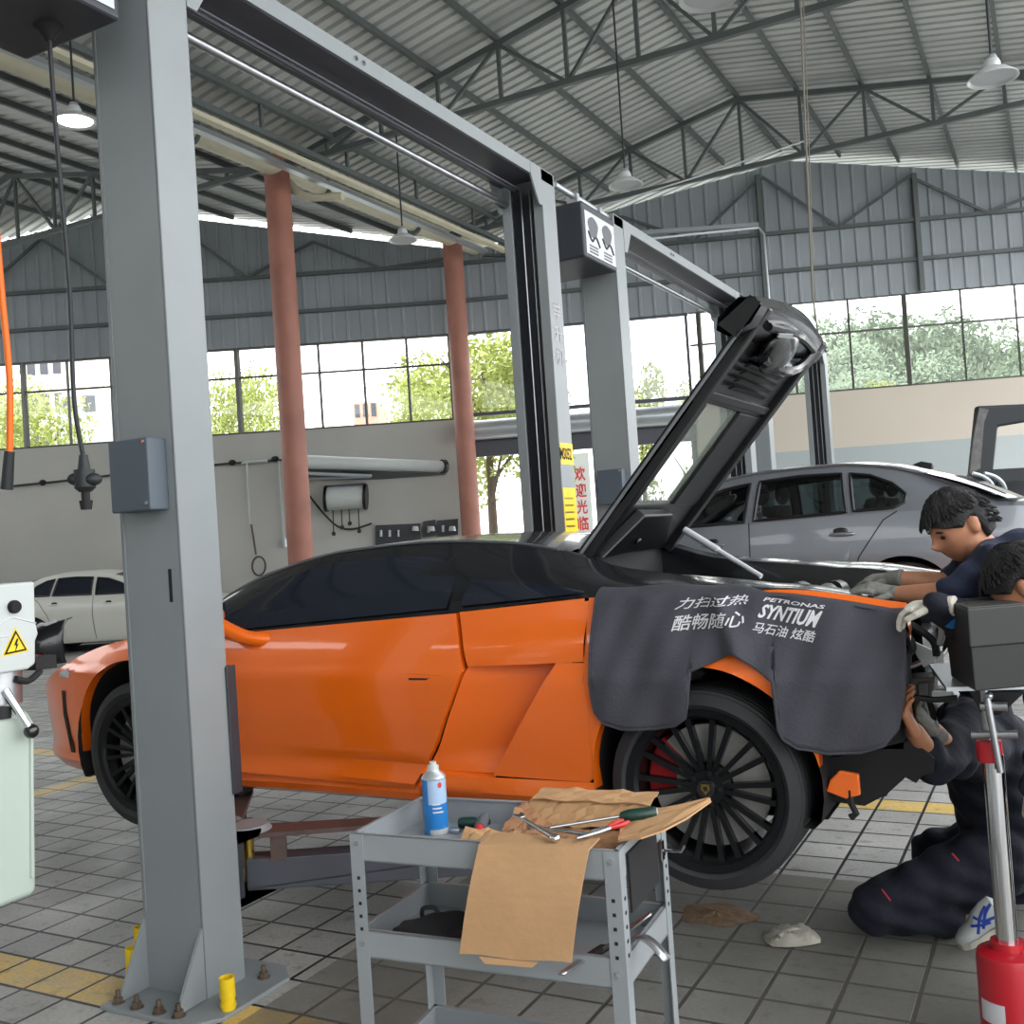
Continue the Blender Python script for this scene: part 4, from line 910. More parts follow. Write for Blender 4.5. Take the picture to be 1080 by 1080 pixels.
for a, sa in ((0, 1), (TL, -1)):
    for b, sb in ((0, 1), (TD, -1)):
        k = MB(); g = .003
        aa = sorted((a-sa*g, a+sa*.036)); bb_ = sorted((b-sb*g, b)); tbox(k, *aa, *bb_, .02, TZ-.002)
        aa = sorted((a-sa*g, a)); bb_ = sorted((b-sb*g, b+sb*.036)); tbox(k, *aa, *bb_, .02, TZ-.002)
        lg = k.build('leg', M['trolley'], trol, smooth=0)
        k = MB()
        for j in range(5):
            z = .755-j*.033-(0 if j else 0)
            if b == 0: k.box(tp(a+sa*.018, -.0035, z-.02), (.008, .002, .008), TR)
            else: k.box(tp(a+sa*.018, TD+.0035, z-.02), (.008, .002, .008), TR)
            if a == TL: k.box(tp(TL+.0035, b+sb*.018, z-.02), (.002, .008, .008), TR)
        k.build('punched_holes', M['hole'], lg, smooth=0)
        k = MB()
        for z in (.825, .565, .21): k.cyl(tp(a+sa*.018, (-.003 if b == 0 else TD+.003), z), tp(a+sa*.018, (-.008 if b == 0 else TD+.008), z), .006, n=10)
        k.build('leg_bolts', M['chrome'], lg)
        k = MB(); k.cyl(tp(a+sa*.02, b+sb*.02, 0), tp(a+sa*.02, b+sb*.02, .03), .022, n=12); k.build('foot', M['black_matte'], lg)
k = MB(); tbox(k, TL+.003, TL+.009, .05, TD-.10, TZ-.16, TZ-.02); k.build('side_panel', M['black_matte'], trol, smooth=0)
k = MB(); q = tp(TL+.004, TD-.04, TZ-.10); k.tube([q, q+tux*.05, q+tux*.06+Vector((0, 0, .016))], .004, 8); k.box(q, (.004, .02, .05), TR); k.build('side_hook', M['chrome'], trol)
ZT_ = TZ-.068
# spray can
cc = atZ(461, 878, ZT_); can = thing('spray_can', 'blue and white aerosol spray can standing on the trolley', 'spray can', cc)
r = .0335
k = MB(); k.lathe([(.0, 0), (r-.002, 0), (r, .004), (r, .016)], cc, (0, 0, 1), 32); k.build('can_base', M['whiteplastic'], can)
k = MB(); k.lathe([(r, .016), (r, .085)], cc, (0, 0, 1), 32); k.build('can_label', M['can_blue'], can)
k = MB(); k.lathe([(r, .085), (r, .152)], cc, (0, 0, 1), 32); k.build('can_label_upper', M['can_light'], can)
k = MB(); k.lathe([(r+.0004, .002), (r+.0004, .152)], cc, (0, 0, 1), 32)
bmesh.ops.delete(k.bm, geom=[f for f in k.bm.faces if (f.calc_center_median()-cc).dot(RGT) > -.022], context='FACES'); k.build('can_side_stripe', M['can_blue'], can)
k = MB(); k.lathe([(r+.001, .152), (r+.0015, .155), (r*.9, .163), (r*.55, .172), (r*.5, .176)], cc, (0, 0, 1), 32); k.build('can_dome', M['alum'], can)
k = MB(); k.lathe([(r*.5, .172), (r*.48, .188), (r*.3, .190), (r*.3, .198), (0, .198)], cc, (0, 0, 1), 20); k.build('spray_cap', M['whiteplastic'], can)
fw = Vector((-cc.x, -cc.y, 0)).normalized(); sd = Vector((-fw.y, fw.x, 0))
def oncan(a, h, e=.0012): ang = a/r; return cc+(fw*math.cos(ang)+sd*math.sin(ang))*(r+e)+Vector((0, 0, h))
k = MB(); k.prism([oncan(.016+.006*math.cos(t_), .138+.008*math.sin(t_)) for t_ in [i*math.pi/6 for i in range(12)]], fw*.0004); k.build('can_emblem', M['redtool'], can, smooth=0)
for j in range(3):
    k = MB(); k.grid([[oncan(a, .062+j*.011), oncan(a, .066+j*.011)] for a in lins(-.008, .022-.004*j, 6)]); k.build('can_print_line', M['sticker'], can, smooth=0)
# cardboard sheet hanging over the front rim
sheet_t = thing('cardboard_sheet', 'flat brown cardboard sheet hanging over the front rim of the trolley', 'cardboard', tp(.42, -.02, TZ))
def sheetgrid(P, name, m, parent, th=.004):
    k = MB(); k.grid(P); o = k.build(name, m, parent, smooth=0, normals=False); s_ = o.modifiers.new('solid', 'SOLIDIFY'); s_.thickness = th; s_.offset = 0; return o
tl, tr_, bl, br = atY(506, 884, 2.15), atY(622, 893, 2.185), atY(485, 1006, 2.085), atY(603, 1016, 2.12)
P = []
for i in range(13):
    u = i/12; top = tl.lerp(tr_, u); bot = bl.lerp(br, u)+Vector((0, 0, .003*math.sin(u*9)))
    inn = Vector((top.x, top.y, TZ))+tuy*.07+Vector((0, 0, .006+.004*math.sin(u*7)))
    top = Vector((top.x, top.y-.006, TZ+.003))
    P.append([inn, top+tuy*.012+Vector((0, 0, .002))]+[top.lerp(bot, j/10)-tuy*.012*math.sin(j/10*math.pi) for j in range(11)])
sheetgrid(P, 'sheet', M['cardboard'], sheet_t)
q = [atY(505, 1008, 2.095), atY(568, 1015, 2.11), atY(562, 1020, 2.10), atY(512, 1016, 2.09)]; k = MB(); k.prism(q, -tuy*.003); k.build('lower_flap', M['cardboard'], sheet_t, smooth=0)
# torn open carton lying on the tray
ct = thing('torn_carton', 'crumpled torn brown carton lying open on the trolley tray under the tools', 'cardboard', tp(.5, .2, ZT_))
def crumple(a0, a1, b0, b1, zf, n, m, name, col, amp=.006):
    P = []
    for i in range(n+1):
        row = []
        for j in range(m+1):
            a = a0+(a1-a0)*i/n; b = b0+(b1-b0)*j/m
            row.append(tp(a, b, zf(i/n, j/m)+amp*math.sin(i*1.7+j*2.3)+amp*.6*math.sin(i*3.1-j*1.9)))
        P.append(row)
    return sheetgrid(P, name, col, ct, .003)
crumple(.34, .70, .12, .34, lambda u, v: ZT_+.016, 14, 8, 'carton_floor', M['cardboard2'], .004)
crumple(.30, .56, .02, .13, lambda u, v: ZT_+.03+.045*math.sin(v*3.0)*(1-.35*u), 14, 6, 'front_flap', M['cardboard'], .005)
crumple(.36, .70, .31, .36, lambda u, v: ZT_+.02+.06*v+.006*u, 14, 4, 'back_wall_flap', M['cardboard'], .004)
crumple(.37, .71, .345, .43, lambda u, v: ZT_+.083+.010*v, 10, 4, 'back_top_flap', M['cardboard'], .003)
crumple(.34, .44, .16, .34, lambda u, v: ZT_+.025+.05*(1-u)*v, 6, 8, 'side_flap', M['cardboard2'], .006)
P = []
ra, rb_ = [(652, 887), (676, 886), (700, 878), (724, 864), (750, 844)], [(655, 873), (668, 860), (690, 853), (715, 850), (748, 843)]
for i in range(5):
    z = ZT_+.075+.01*i*(1 if i < 4 else 1.1); pa = atZ(*ra[i], z); pb = atZ(*rb_[i], z+.004)
    P.append([pa.lerp(pb, j/5)+Vector((0, 0, .004*math.sin(j*2+i))) for j in range(6)])
sheetgrid(P, 'right_flap', M['cardboard'], ct, .004)
# hand tools
def tool_root(name, label, cat, p, group=None): return thing(name, label, cat, p, group)
za = ZT_+.10
p0, p1, p2 = atZ(580, 873, za-.01), atZ(654, 861, za), atZ(694, 857, za+.006)
t = tool_root('long_screwdriver', 'long screwdriver with dark green handle lying across the torn carton', 'screwdriver', p1)
k = MB(); k.tube([p0, p1], .0038, 10); k.build('shaft', M['steel'], t)
k = MB(); d = p2-p1; k.tube([p1, p1+d*.12, p1+d*.25, p1+d*.9, p1+d*.97], [.009, .013, .0155, .0165, .013], 14); k.build('handle', M['green_handle'], t)
k = MB(); k.cyl(p1+d*.96, p1+d*1.0, .013, .011); k.build('handle_end', M['rag'], t)
za = ZT_+.085
p0, p1 = atZ(549, 862, za+.02), atZ(584, 883, za)
t = tool_root('ratchet_wrench', 'chrome ratchet spanner lying on the carton with round head toward the camera', 'ratchet', p1)
d = (p1-p0); n_ = Vector((-d.y, d.x, 0)).normalized()
k = MB(); k.tube([p0+d*.1, p0+d*.5, p1], [.006, .0055, .008], 10); k.build('shank', M['steel'], t)
k = MB(); k.ball(p1+d*.04, (.014, .014, .011), 18); k.build('ratchet_head', M['chrome'], t)
k = MB(); e = p0+d*.08; k.prism([e-n_*.006, e+n_*.006, e-d*.10+n_*.014, e-d*.22+n_*.011, e-d*.14+n_*.004, e-d*.14-n_*.004, e-d*.22-n_*.011, e-d*.10-n_*.014], (0, 0, .006)); k.build('open_jaw', M['chrome'], t, smooth=0, bevel=.001)
p0, p1, p2 = atZ(608, 884, ZT_+.085), atZ(642, 873, ZT_+.09), atZ(660, 866, ZT_+.095)
t = tool_root('pliers', 'long nose pliers with red handles lying on the carton beside the screwdriver', 'pliers', p1)
n_ = Vector((-(p1-p0).y, (p1-p0).x, 0)).normalized()
for s_ in (-1, 1):
    k = MB(); k.tube([p0+n_*.001*s_, p0.lerp(p1, .6)+n_*.006*s_, p1+n_*.004*s_], [.003, .006, .006], 8); k.build('jaw', M['steel'], t)
    k = MB(); k.tube([p1-n_*.004*s_, p1.lerp(p2, .6)-n_*.013*s_, p2-n_*.010*s_], [.005, .006, .005], 8, sm=4); k.build('handle', M['redtool'], t)
p0, p1 = atZ(560, 872, ZT_+.08), atZ(622, 880, ZT_+.075)
t = tool_root('combination_spanner', 'dark steel combination spanner lying behind the ratchet on the carton', 'spanner', p0); k = MB(); k.tube([p0, p1], .005, 8); k.build('shank', M['steel'], t)
k = MB(); k.cyl(p0-Vector((0, 0, .005)), p0+Vector((0, 0, .005)), .013, n=18); k.build('ring_end', M['steel'], t)
p0, p1 = atZ(484, 868, ZT_+.02), atZ(517, 867, ZT_+.022)
t = tool_root('stubby_screwdriver', 'short dark green handled screwdriver lying beside the spray can', 'screwdriver', p0); k = MB(); d = p1-p0
k.tube([p0, p0+d*.1, p0+d*.5, p0+d*.62], [.012, .0155, .0155, .011], 14); k.build('handle', M['green_handle'], t); k = MB(); k.cyl(p0+d*.6, p0+d*1.0, .007); k.build('collar', M['black_satin'], t)
p0, p1 = atZ(511, 862, ZT_+.03), atZ(500, 886, ZT_+.022)
t = tool_root('red_grip_tool', 'grey and red gripped hand tool pointing at the camera, left of the carton', 'hand tool', p1); d = p1-p0; k = MB()
k.tube([p0, p0+d*.2, p0+d*.5], [.014, .018, .016], 14); k.build('body', M['stickergrey'], t); k = MB(); k.tube([p0+d*.5, p0+d*.6, p0+d*.92, p0+d], [.013, .011, .012, .008], 14); k.build('grip', M['redtool'], t)
p0 = atZ(480, 876, ZT_+.008); t = tool_root('chrome_socket', 'small chrome socket lying next to the spray can', 'socket', p0); k = MB(); k.tube([p0-tux*.014, p0, p0+tux*.016], [.007, .009, .0075], 12); k.build('socket', M['chrome'], t)
# lower shelf: black bag, pry bars
ZM = .60-.066
p = atZ(485, 1000, ZM+.03)
t = thing('black_tool_roll', 'crumpled black fabric roll lying on the middle shelf of the trolley', 'tool roll', p)
k = MB(); P = []
for i in range(21):
    u = i/20; cx = .06+u*.36; rr = .045*(.55+.45*math.sin(min(1, u*2.2)*1.57))*(1-.25*max(0, u-.7)/.3)
    P.append([tp(cx, .105+rr*1.5*math.cos(a)*(1+.12*math.sin(5*u+2*a)), ZM+.004+max(0, rr*(.85+.85*math.sin(a))*(1+.15*math.sin(9*u+3*a)))) for a in [2*math.pi*j/16 for j in range(17)]])
k.grid(P); k.face(P[0][:-1]); k.face(P[-1][:-1]); k.build('roll', M['black_matte'], t, weld=.0005)
k = MB(); k.tube([tp(.14, .1, ZM+.075), tp(.15, .09, ZM+.10), tp(.18, .1, ZM+.1), tp(.19, .11, ZM+.07)], .006, 8, sm=5); k.build('carry_loop', M['black_matte'], t)
p0, p1 = atZ(592, 1026, .607), atZ(638, 996, ZM+.03)
t = thing('flat_pry_bar', 'long flat steel pry bar with black grip on the middle shelf', 'pry bar', p0); n_ = Vector((0, 0, 1))
def flatbar(p0, p1, w, m, name, t, th=.005, bend=0):
    d = (p1-p0); s_ = Vector((-d.y, d.x, 0)).normalized(); P = []
    for i in range(9):
        u = i/8; c = p0+d*u+Vector((0, 0, bend*math.sin(u*math.pi))); P.append([c-s_*w, c+s_*w])
    k = MB(); k.grid(P); o = k.build(name, m, t, smooth=50); q = o.modifiers.new('solid', 'SOLIDIFY'); q.thickness = th; return o
flatbar(p0, p0.lerp(p1, .6), .008, M['steel'], 'bar', t); flatbar(p0.lerp(p1, .6), p1, .011, M['black_matte'], 'grip', t, .012)
p0, p1 = atZ(656, 985, ZM+.07), atZ(686, 962, ZM+.12); t = thing('upturned_trim_bar', 'flat steel trim bar sticking up past the right leg of the trolley', 'pry bar', p0); flatbar(p0+(p0-p1)*1.4, p1, .009, M['steel'], 'bar', t)
p0, p1 = atZ(660, 992, ZM+.075), atZ(704, 1012, ZM+.06); t = thing('curved_trim_bar', 'curved flat steel bar arching over the right rim of the middle shelf', 'pry bar', p0); flatbar(p0, p1, .014, M['steel'], 'bar', t, .005, .03)
# ------------------------------------------------------------------ transmission jack with a black box on its tray
jc = atD(1058, 1000, 2.95); JX, JY = jc.x+.012, jc.y
jk = thing('hydraulic_jack', 'red hydraulic lifting jack with chrome column and steel tray at the right edge', 'hydraulic jack', (JX, JY, 0))
zt_ = jc.z
k = MB(); k.lathe([(.0, .03), (.085, .03), (.087, .04), (.087, zt_-.03), (.083, zt_-.008), (.07, zt_), (.045, zt_+.004), (.045, zt_+.025), (0, zt_+.025)], (JX, JY, 0), (0, 0, 1), 40); k.build('cylinder_body', M['jackred'], jk)
for a in range(4):
    k = MB(); an = a*math.pi/2+.2; d = Vector((math.cos(an), math.sin(an), 0)); k.tube([Vector((JX, JY, .06))+d*.06, Vector((JX, JY, .05))+d*.15], .02, 10); lg = k.build('leg', M['jackred'], jk)
    k = MB(); k.cyl(Vector((JX, JY, .026))+d*.15-Vector((-d.y, d.x, 0))*.012, Vector((JX, JY, .026))+d*.15+Vector((-d.y, d.x, 0))*.012, .026, n=18); k.build('caster', M['black_matte'], lg)
zc_ = atD(1050, 803, 2.95).z
k = MB(); k.cyl((JX, JY, zt_), (JX, JY, zc_+.02), .029, n=28); k.build('ram_column', M['chrome'], jk)
k = MB(); k.lathe([(.0, 0), (.034, 0), (.036, .02), (.034, .06), (.0, .065)], (JX-.008, JY, zc_), (0, 0, 1), 24); k.build('column_collar', M['jackred'], jk)
k = MB(); k.cyl((JX-.01, JY, zc_+.06), (JX-.01, JY, 1.065), .014, n=14); k.tube([(JX-.05, JY-.03, zc_+.08), (JX+.07, JY-.03, zc_+.085)], .012, 10); k.tube([(JX+.0, JY-.05, zc_+.19), (JX+.02, JY-.05, zc_-.02)], .010, 10); k.tube([(JX-.02, JY-.04, zc_+.165), (JX+.05, JY-.04, zc_+.165)], .013, 10); k.ball((JX+.005, JY-.045, zc_+.195), .012, 12); k.build('saddle_linkage', M['steel'], jk)
a0, a1, a2 = atZ(998, 725, 1.075), atZ(980, 700, 1.075), atZ(1085, 722.5, 1.075)
a3 = a1+(a2-a0)
a2 = a2+(a2-a0)*.35; a3 = a3+(a3-a1)*.3
k = MB(); k.prism([a0, a2, a3, a1], (0, 0, -.012)); k.build('tray', M['alum'], jk, smooth=0)
k = MB(); zl = .955
k.prism([Vector((JX-.05, JY-.01, 1.06)), Vector((JX+.10, JY-.01, 1.06)), Vector((JX+.03, JY-.01, .99)), Vector((JX-.02, JY-.01, .99))], (0, .06, 0)); k.build('saddle', M['black_satin'], jk, smooth=0, bevel=.004)
def lbl(aa, z): return Vector((JX, JY, z))+Vector((math.sin(aa), -math.cos(aa), 0))*.0878
k = MB(); k.grid([[lbl(a, zt_-.13-.0*a), lbl(a, zt_-.19)] for a in lins(-1.05, -.15, 10)]); k.build('jack_label', M['sticker'], jk, smooth=0)
text_on('3TON', [(-.95, zt_-.18), (-.3, zt_-.18), (-.3, zt_-.145), (-.95, zt_-.145)], lambda a, z: lbl(a, z)+Vector((math.sin(a), -math.cos(a), 0))*.0012, M['hole'], 'label_letters', jk, 0, .02) if False else None
k = MB(); k.grid([[lbl(a, zt_-.075), lbl(a, zt_-.115)] for a in lins(.55, 1.2, 8)]); k.build('jack_plate', M['sticker'], jk, smooth=0)
zt2 = 1.31
b0, b1, b3, b2 = atZ(1020, 642, zt2), atZ(993, 633, zt2), atZ(1049, 630, zt2), atZ(1081, 637, zt2)
bxo = thing('black_plastic_case', 'black plastic case with ribbed lid standing on the jack tray', 'case', ((b0.x+b3.x)/2, (b0.y+b3.y)/2, 1.076))
cen = (b0+b1+b2+b3)/4
def shr(p, f, z): q = cen+(p-cen)*f; return Vector((q.x, q.y, z))
k = MB(); z0 = 1.077; P = [[shr(p, .90, z0) for p in (b0, b2, b3, b1, b0)], [shr(p, .95, 1.205) for p in (b0, b2, b3, b1, b0)]]; k.grid(P); k.face([shr(p, .90, z0) for p in (b0, b2, b3, b1)]); k.face([shr(p, .95, 1.205) for p in (b0, b2, b3, b1)]); k.build('case_body', M['plasticbox'], bxo, smooth=0, weld=.0005, bevel=.004)
k = MB(); k.prism([shr(p, 1.0, 1.20) for p in (b0, b2, b3, b1)], (0, 0, zt2-1.20)); ld = k.build('case_lid', M['plasticbox'], bxo, smooth=0, bevel=.005)
k = MB(); k.prism([shr(p, .97, zt2) for p in (b0, b2, b3, b1)], (0, 0, .003)); k.build('lid_top', M['boxlid'], ld, smooth=0)
k = MB()
for f_ in (.35, .6):
    p, q = b0.lerp(b1, f_), b2.lerp(b3, f_); p = p.lerp(q, .15); q = p.lerp(q, .8); k.tube([Vector((p.x, p.y, zt2+.003)), Vector((q.x, q.y, zt2+.003))], .004, 6)
k.build('lid_rib', M['plasticbox'], ld)

# ------------------------------------------------------------------ people
def bake(o, mods):
    for tp_, kw in mods:
        m = o.modifiers.new(tp_.lower(), tp_)
        for a, v in kw.items(): setattr(m, a, v)
    bpy.context.view_layer.update(); dg = bpy.context.evaluated_depsgraph_get()
    me = bpy.data.meshes.new_from_object(o.evaluated_get(dg)); old = o.data; o.modifiers.clear(); o.data = me; bpy.data.meshes.remove(old)
    for p in me.polygons: p.use_smooth = True
    return o
def capsule(mb, a, b, ra, rb, n=14):
    a = Vector(a); b = Vector(b); mb.tube([a, a.lerp(b, .5), b], [ra, (ra+rb)/2, rb], n); mb.ball(a, ra, n); mb.ball(b, rb, n)
def head_into(mb, c, F, U):
    F = Vector(F).normalized(); U = Vector(U); U = (U-F*U.dot(F)).normalized(); Lf = U.cross(F)
    nu, nv = 44, 34; P = []
    g = lambda x, s_: math.exp(-(x/s_)**2)
    for i in range(nv+1):
        th = math.pi*i/nv; row = []
        for j in range(nu+1):
            ph = 2*math.pi*j/nu; u = math.cos(th); f = math.sin(th)*math.cos(ph); l = math.sin(th)*math.sin(ph)
            X, Yv, Z = .098*f, .076*l, .118*u
            low = max(0, -u)
            Yv *= 1-.30*low**1.3; X *= 1-.10*low
            if f > 0: X += .014*low*f
            if f > 0:
                X += .026*g(l, .13)*g(u+.14, .16) + .010*g(l, .10)*g(u-.02, .2)          # nose
                X -= .012*g(abs(l)-.36, .16)*g(u-.06, .12)                               # eye sockets
                X += .006*g(abs(l)-.36, .07)*g(u-.05, .05)
                X += .006*g(abs(l)-.30, .25)*g(u-.20, .08)                               # brow
                X += .007*g(l, .20)*g(u+.46, .06)+.006*g(l, .18)*g(u+.56, .05)-.004*g(l, .25)*g(u+.51, .025)  # lips
                X += .010*g(l, .22)*g(u+.80, .14)                                        # chin
            row.append(Vector(c)+F*X+Lf*Yv+U*Z)
        P.append(row)
    mb.grid(P)
    for s_ in (-1, 1):
        mb.ball(Vector(c)+Lf*.080*s_-F*.010+U*.002, (.020, .013, .032), 14, Matrix((F, Lf*s_, U)).transposed())
        mb.ball(Vector(c)+Lf*.086*s_-F*.014+U*.014, (.017, .010, .017), 10, Matrix((F, Lf*s_, U)).transposed())
    return F, Lf, U
def hair_part(parent, c, F, Lf, U, name='hair', fringe=.35):
    mb = MB(); nu, nv = 48, 26; P = []
    for i in range(nv+1):
        row = []
        for j in range(nu+1):
            ph = 2*math.pi*j/nu; f = math.cos(ph); l = math.sin(ph)
            lim = 1.08 if f > .55 else (1.62 if f > -.2 else 2.15)             # forehead, sides, nape
            lim = 1.12+.28*(1-max(0, f))**.7*1.6 if f > -.1 else 2.1+.1*f
            lim = min(lim, 2.12)
            if abs(f+.08) < .30: lim = min(lim, 1.30+.5*abs(f+.08))
            th = lim*i/nv; u = math.cos(th); ff = math.sin(th)*f; ll = math.sin(th)*l
            e = 1.0+.10*(1-i/nv)**.3*.9+.020*math.sin(j*2.1+i*.6)*math.sin(i*.9)+.018*math.sin(j*5.3)
            edge = 1.12 if i < nv else 1.02
            row.append(Vector(c)+F*.102*ff*e*edge*.99+Lf*.080*ll*e*edge+U*.124*u*e*1.06)
        P.append(row)
    mb.grid(P)
    # tufts: short locks lying over the cap
    rnd = random.Random(5)
    for k_ in range(420):
        ph = rnd.uniform(0, 2*math.pi); th = rnd.uniform(.1, 1.02 if math.cos(ph) > -.45 else 1.75); f = math.cos(ph); l = math.sin(ph)
        n = F*.102*math.sin(th)*f+Lf*.080*math.sin(th)*l+U*.124*math.cos(th); dn = (F*f+Lf*l-U*.5).normalized(); p = Vector(c)+n*1.10
        mb.tube([p-n*.06, p-n*.02+dn*.016, p-n*.10+dn*.040], [.006, .006, .002], 5)
    return mb.build(name, M['hair'], parent, smooth=60)
def hand_part(parent, name, m, wrist, d, up, curl=.5, side=1, L=.175, cuff=None):
    """hand with palm, four unequal curled fingers and a thumb from the side of the palm"""
    d = Vector(d).normalized(); up = Vector(up); up = (up-d*up.dot(d)).normalized(); s_ = d.cross(up)*side; w = Vector(wrist); mb = MB()
    pl = L*.52
    for t in lins(-.4, 1, 4):
        capsule(mb, w+s_*.028*t*.8+d*.012, w+d*pl+s_*.034*t, .019, .015, 10)
    for t, ln, r in ((-.034, .82, .0095), (-.012, .95, .0102), (.011, .90, .0100), (.033, .72, .0088)):
        b = w+d*pl+s_*t; a = curl*.7; p = b; dd = d.copy(); seg = L*.52*ln/3; pts = [b-d*.02, b]
        for q in range(3):
            dd = (dd*math.cos(a)-up*math.sin(a)).normalized() if True else dd
            upv = up; p = p+dd*seg; pts.append(p); a = curl*.8
            up2 = (up*math.cos(a)+d*math.sin(a)); 
        mb.tube(pts, [r*1.1, r*1.08, r, r*.95, r*.8], 8); mb.ball(pts[-1], r*.8, 8)
    tb = w+d*.025-s_*.030; t1 = tb+(d*.6-s_*.7-up*.25).normalized()*.038; t2 = t1+(d*.9-s_*.2-up*.4).normalized()*.03
    mb.tube([tb, t1, t2], [.013, .012, .009], 8); mb.ball(t2, .009, 8)
    if cuff: mb.tube([w-d*cuff, w-d*cuff*.4, w+d*.02], [.033, .030, .028], 14)
    o = mb.build(name, m, parent); return bake(o, [('REMESH', dict(mode='VOXEL', voxel_size=.0045)), ('SMOOTH', dict(factor=.5, iterations=3))])
def person(label, base, head, F, U, bones, cloth, clothmat, hands, voxel=.011):
    P_ = thing('person', label, 'person', base)
    mb = MB(); hF, hL, hU = head_into(mb, head, F, U)
    for a, b, ra, rb in bones: capsule(mb, a, b, ra, rb)
    body = mb.build('body', M['skin'], P_); bake(body, [('REMESH', dict(mode='VOXEL', voxel_size=.0055)), ('SMOOTH', dict(factor=.5, iterations=3))])
    hair_part(P_, head, hF, hL, hU)
    mb = MB()
    for c in cloth:
        if c[0] == 'e': mb.ball(c[1], c[2], 18, c[3] if len(c) > 3 else None)
        else: capsule(mb, *c, n=16)
    cl = mb.build('coverall', clothmat, P_); bake(cl, [('REMESH', dict(mode='VOXEL', voxel_size=voxel)), ('SMOOTH', dict(factor=.5, iterations=5))])
    me = cl.data; nrm = [v.normal.copy() for v in me.vertices]
    for v, n in zip(me.vertices, nrm):
        c = v.co; v.co = c+n*(.006*math.sin(c.x*38+c.z*21)*math.sin(c.y*33-c.z*27)+.004*math.sin(c.z*70+c.x*40))
    for h in hands: hand_part(P_, *h[:6], **(h[6] if len(h) > 6 else {}))
    return P_, (hF, hL, hU), cl
D_ = atD
# A: bends over the open engine bay
hA = D_(1012, 556, 3.46); nA = D_(1046, 588, 3.45)
shn, shf = D_(1052, 602, 3.22), D_(1040, 590, 3.62)
eln, elf = D_(1006, 626, 3.25), D_(1003, 616, 3.55)
wrn, wrf = D_(947, 627, 3.40), D_(942, 610, 3.60)
chA = (shn+shf)/2+Vector((.10, .02, -.05)); pvA = Vector((.42, 4.0, 1.02))
FA = (-RGT*.86-UPV*.52-FWD*.10)
bones = [(hA+Vector((.03, 0, -.05)), nA, .058, .062), (nA, chA, .065, .10), (chA, pvA, .13, .13), (shn, eln, .048, .042), (shf, elf, .048, .042), (eln, wrn, .041, .029), (elf, wrf, .041, .029), (shn, shf, .06, .06)]
cloth = [(nA+Vector((.06, 0, -.02)), chA, .085, .14), (chA, pvA, .165, .165), (shn, shf, .085, .085), (shn+Vector((.04, 0, -.02)), chA, .10, .12), (shf+Vector((.04, 0, -.02)), chA, .10, .12), (shn, shn.lerp(eln, .92), .080, .062), (shf, shf.lerp(elf, .85), .080, .062)]
for yy in (3.88, 4.12):
    hip = Vector((.42, yy, .98)); kn = Vector((.36, yy-.0, .50)); ft = Vector((.44, yy, .08)); bones += [(hip, kn, .08, .055), (kn, ft, .055, .04)]; cloth += [(hip, kn, .115, .085), (kn, ft+Vector((0, 0, .03)), .085, .075)]
up_ = UPV
pa, fr, clA = person('person in navy coverall with grey gloves, head bowed, bent over the rear of the car', (.4, 4.0, 0), hA, FA, UPV*.86-RGT*.52, bones, cloth, M['navy'],
    [('glove', M['glove_grey'], wrn, (D_(915, 620, 3.45)-wrn), UPV-FWD*.3, .35, dict(cuff=.035)), ('glove', M['glove_grey'], wrf, (D_(912, 612, 3.68)-wrf), UPV-FWD*.3, .5, dict(cuff=.035))])
for yy in (3.88, 4.12):
    k = MB(); k.ball((.36, yy, .05), (.14, .05, .05), 16); k.bb((.22, yy-.045, 0), (.50, yy+.045, .03)); k.build('shoe', M['black_matte'], pa, bevel=.01)
# eyes, brows and collar of A
hF, hL, hU = fr
for s_ in (-1, 1):
    c = hA+hF*.083+hL*.030*s_+hU*.008
    k = MB(); k.ball(c, (.006, .013, .007), 12, Matrix((hF, hL, hU)).transposed()); k.build('eye', M['hole'], pa)
    k = MB(); k.tube([c+hU*.018+hF*.006-hL*.018*s_, c+hU*.024+hF*.009, c+hU*.018+hF*.001+hL*.018*s_], .0035, 6); k.build('eyebrow', M['hair'], pa)
pt = shn.lerp(eln, .35); dn_ = (-FWD+RGT*-.15+UPV*.25).normalized()
def patch_pt(a, b): q = pt+RGT*a+UPV*b; return q+dn_*.074
k = MB(); k.prism([patch_pt(-.032, -.012), patch_pt(.030, -.020), patch_pt(.034, .022), patch_pt(-.024, .028)], dn_*.006); k.build('arm_patch', M['sticker'], pa, smooth=0)
k = MB(); k.prism([patch_pt(-.022, -.006)+dn_*.006, patch_pt(.012, -.010)+dn_*.006, patch_pt(.020, .016)+dn_*.006, patch_pt(-.014, .020)+dn_*.006], dn_*.002); k.build('arm_patch_emblem', M['redtool'], pa, smooth=0)
# B: behind the jack, reaching to the fender edge with a white glove
hB = D_(1083, 619, 3.0); nB = D_(1108, 648, 3.06); sB1, sB2 = D_(1098, 668, 2.98), D_(1075, 652, 3.16); eB = D_(1030, 660, 3.06); wB = D_(990, 640, 3.04)
chB = (sB1+sB2)/2+Vector((.12, 0, -.12)); pvB = Vector((.34, 3.42, .72)); eB1 = D_(1110, 760, 2.98); wB1 = D_(1092, 830, 3.0)
bones = [(hB+Vector((.03, 0, -.04)), nB, .056, .06), (nB, chB, .07, .11), (chB, pvB, .13, .13), (sB2, eB, .045, .04), (eB, wB, .04, .03), (sB1, eB1, .045, .04), (eB1, wB1, .04, .03)]
cloth = [(nB, chB, .085, .14), (chB, pvB, .165, .17), (sB1, sB2, .085, .085), (sB2, eB, .078, .068), (eB, wB, .066, .048), (sB1, eB1, .075, .065), (eB1, wB1, .062, .045)]
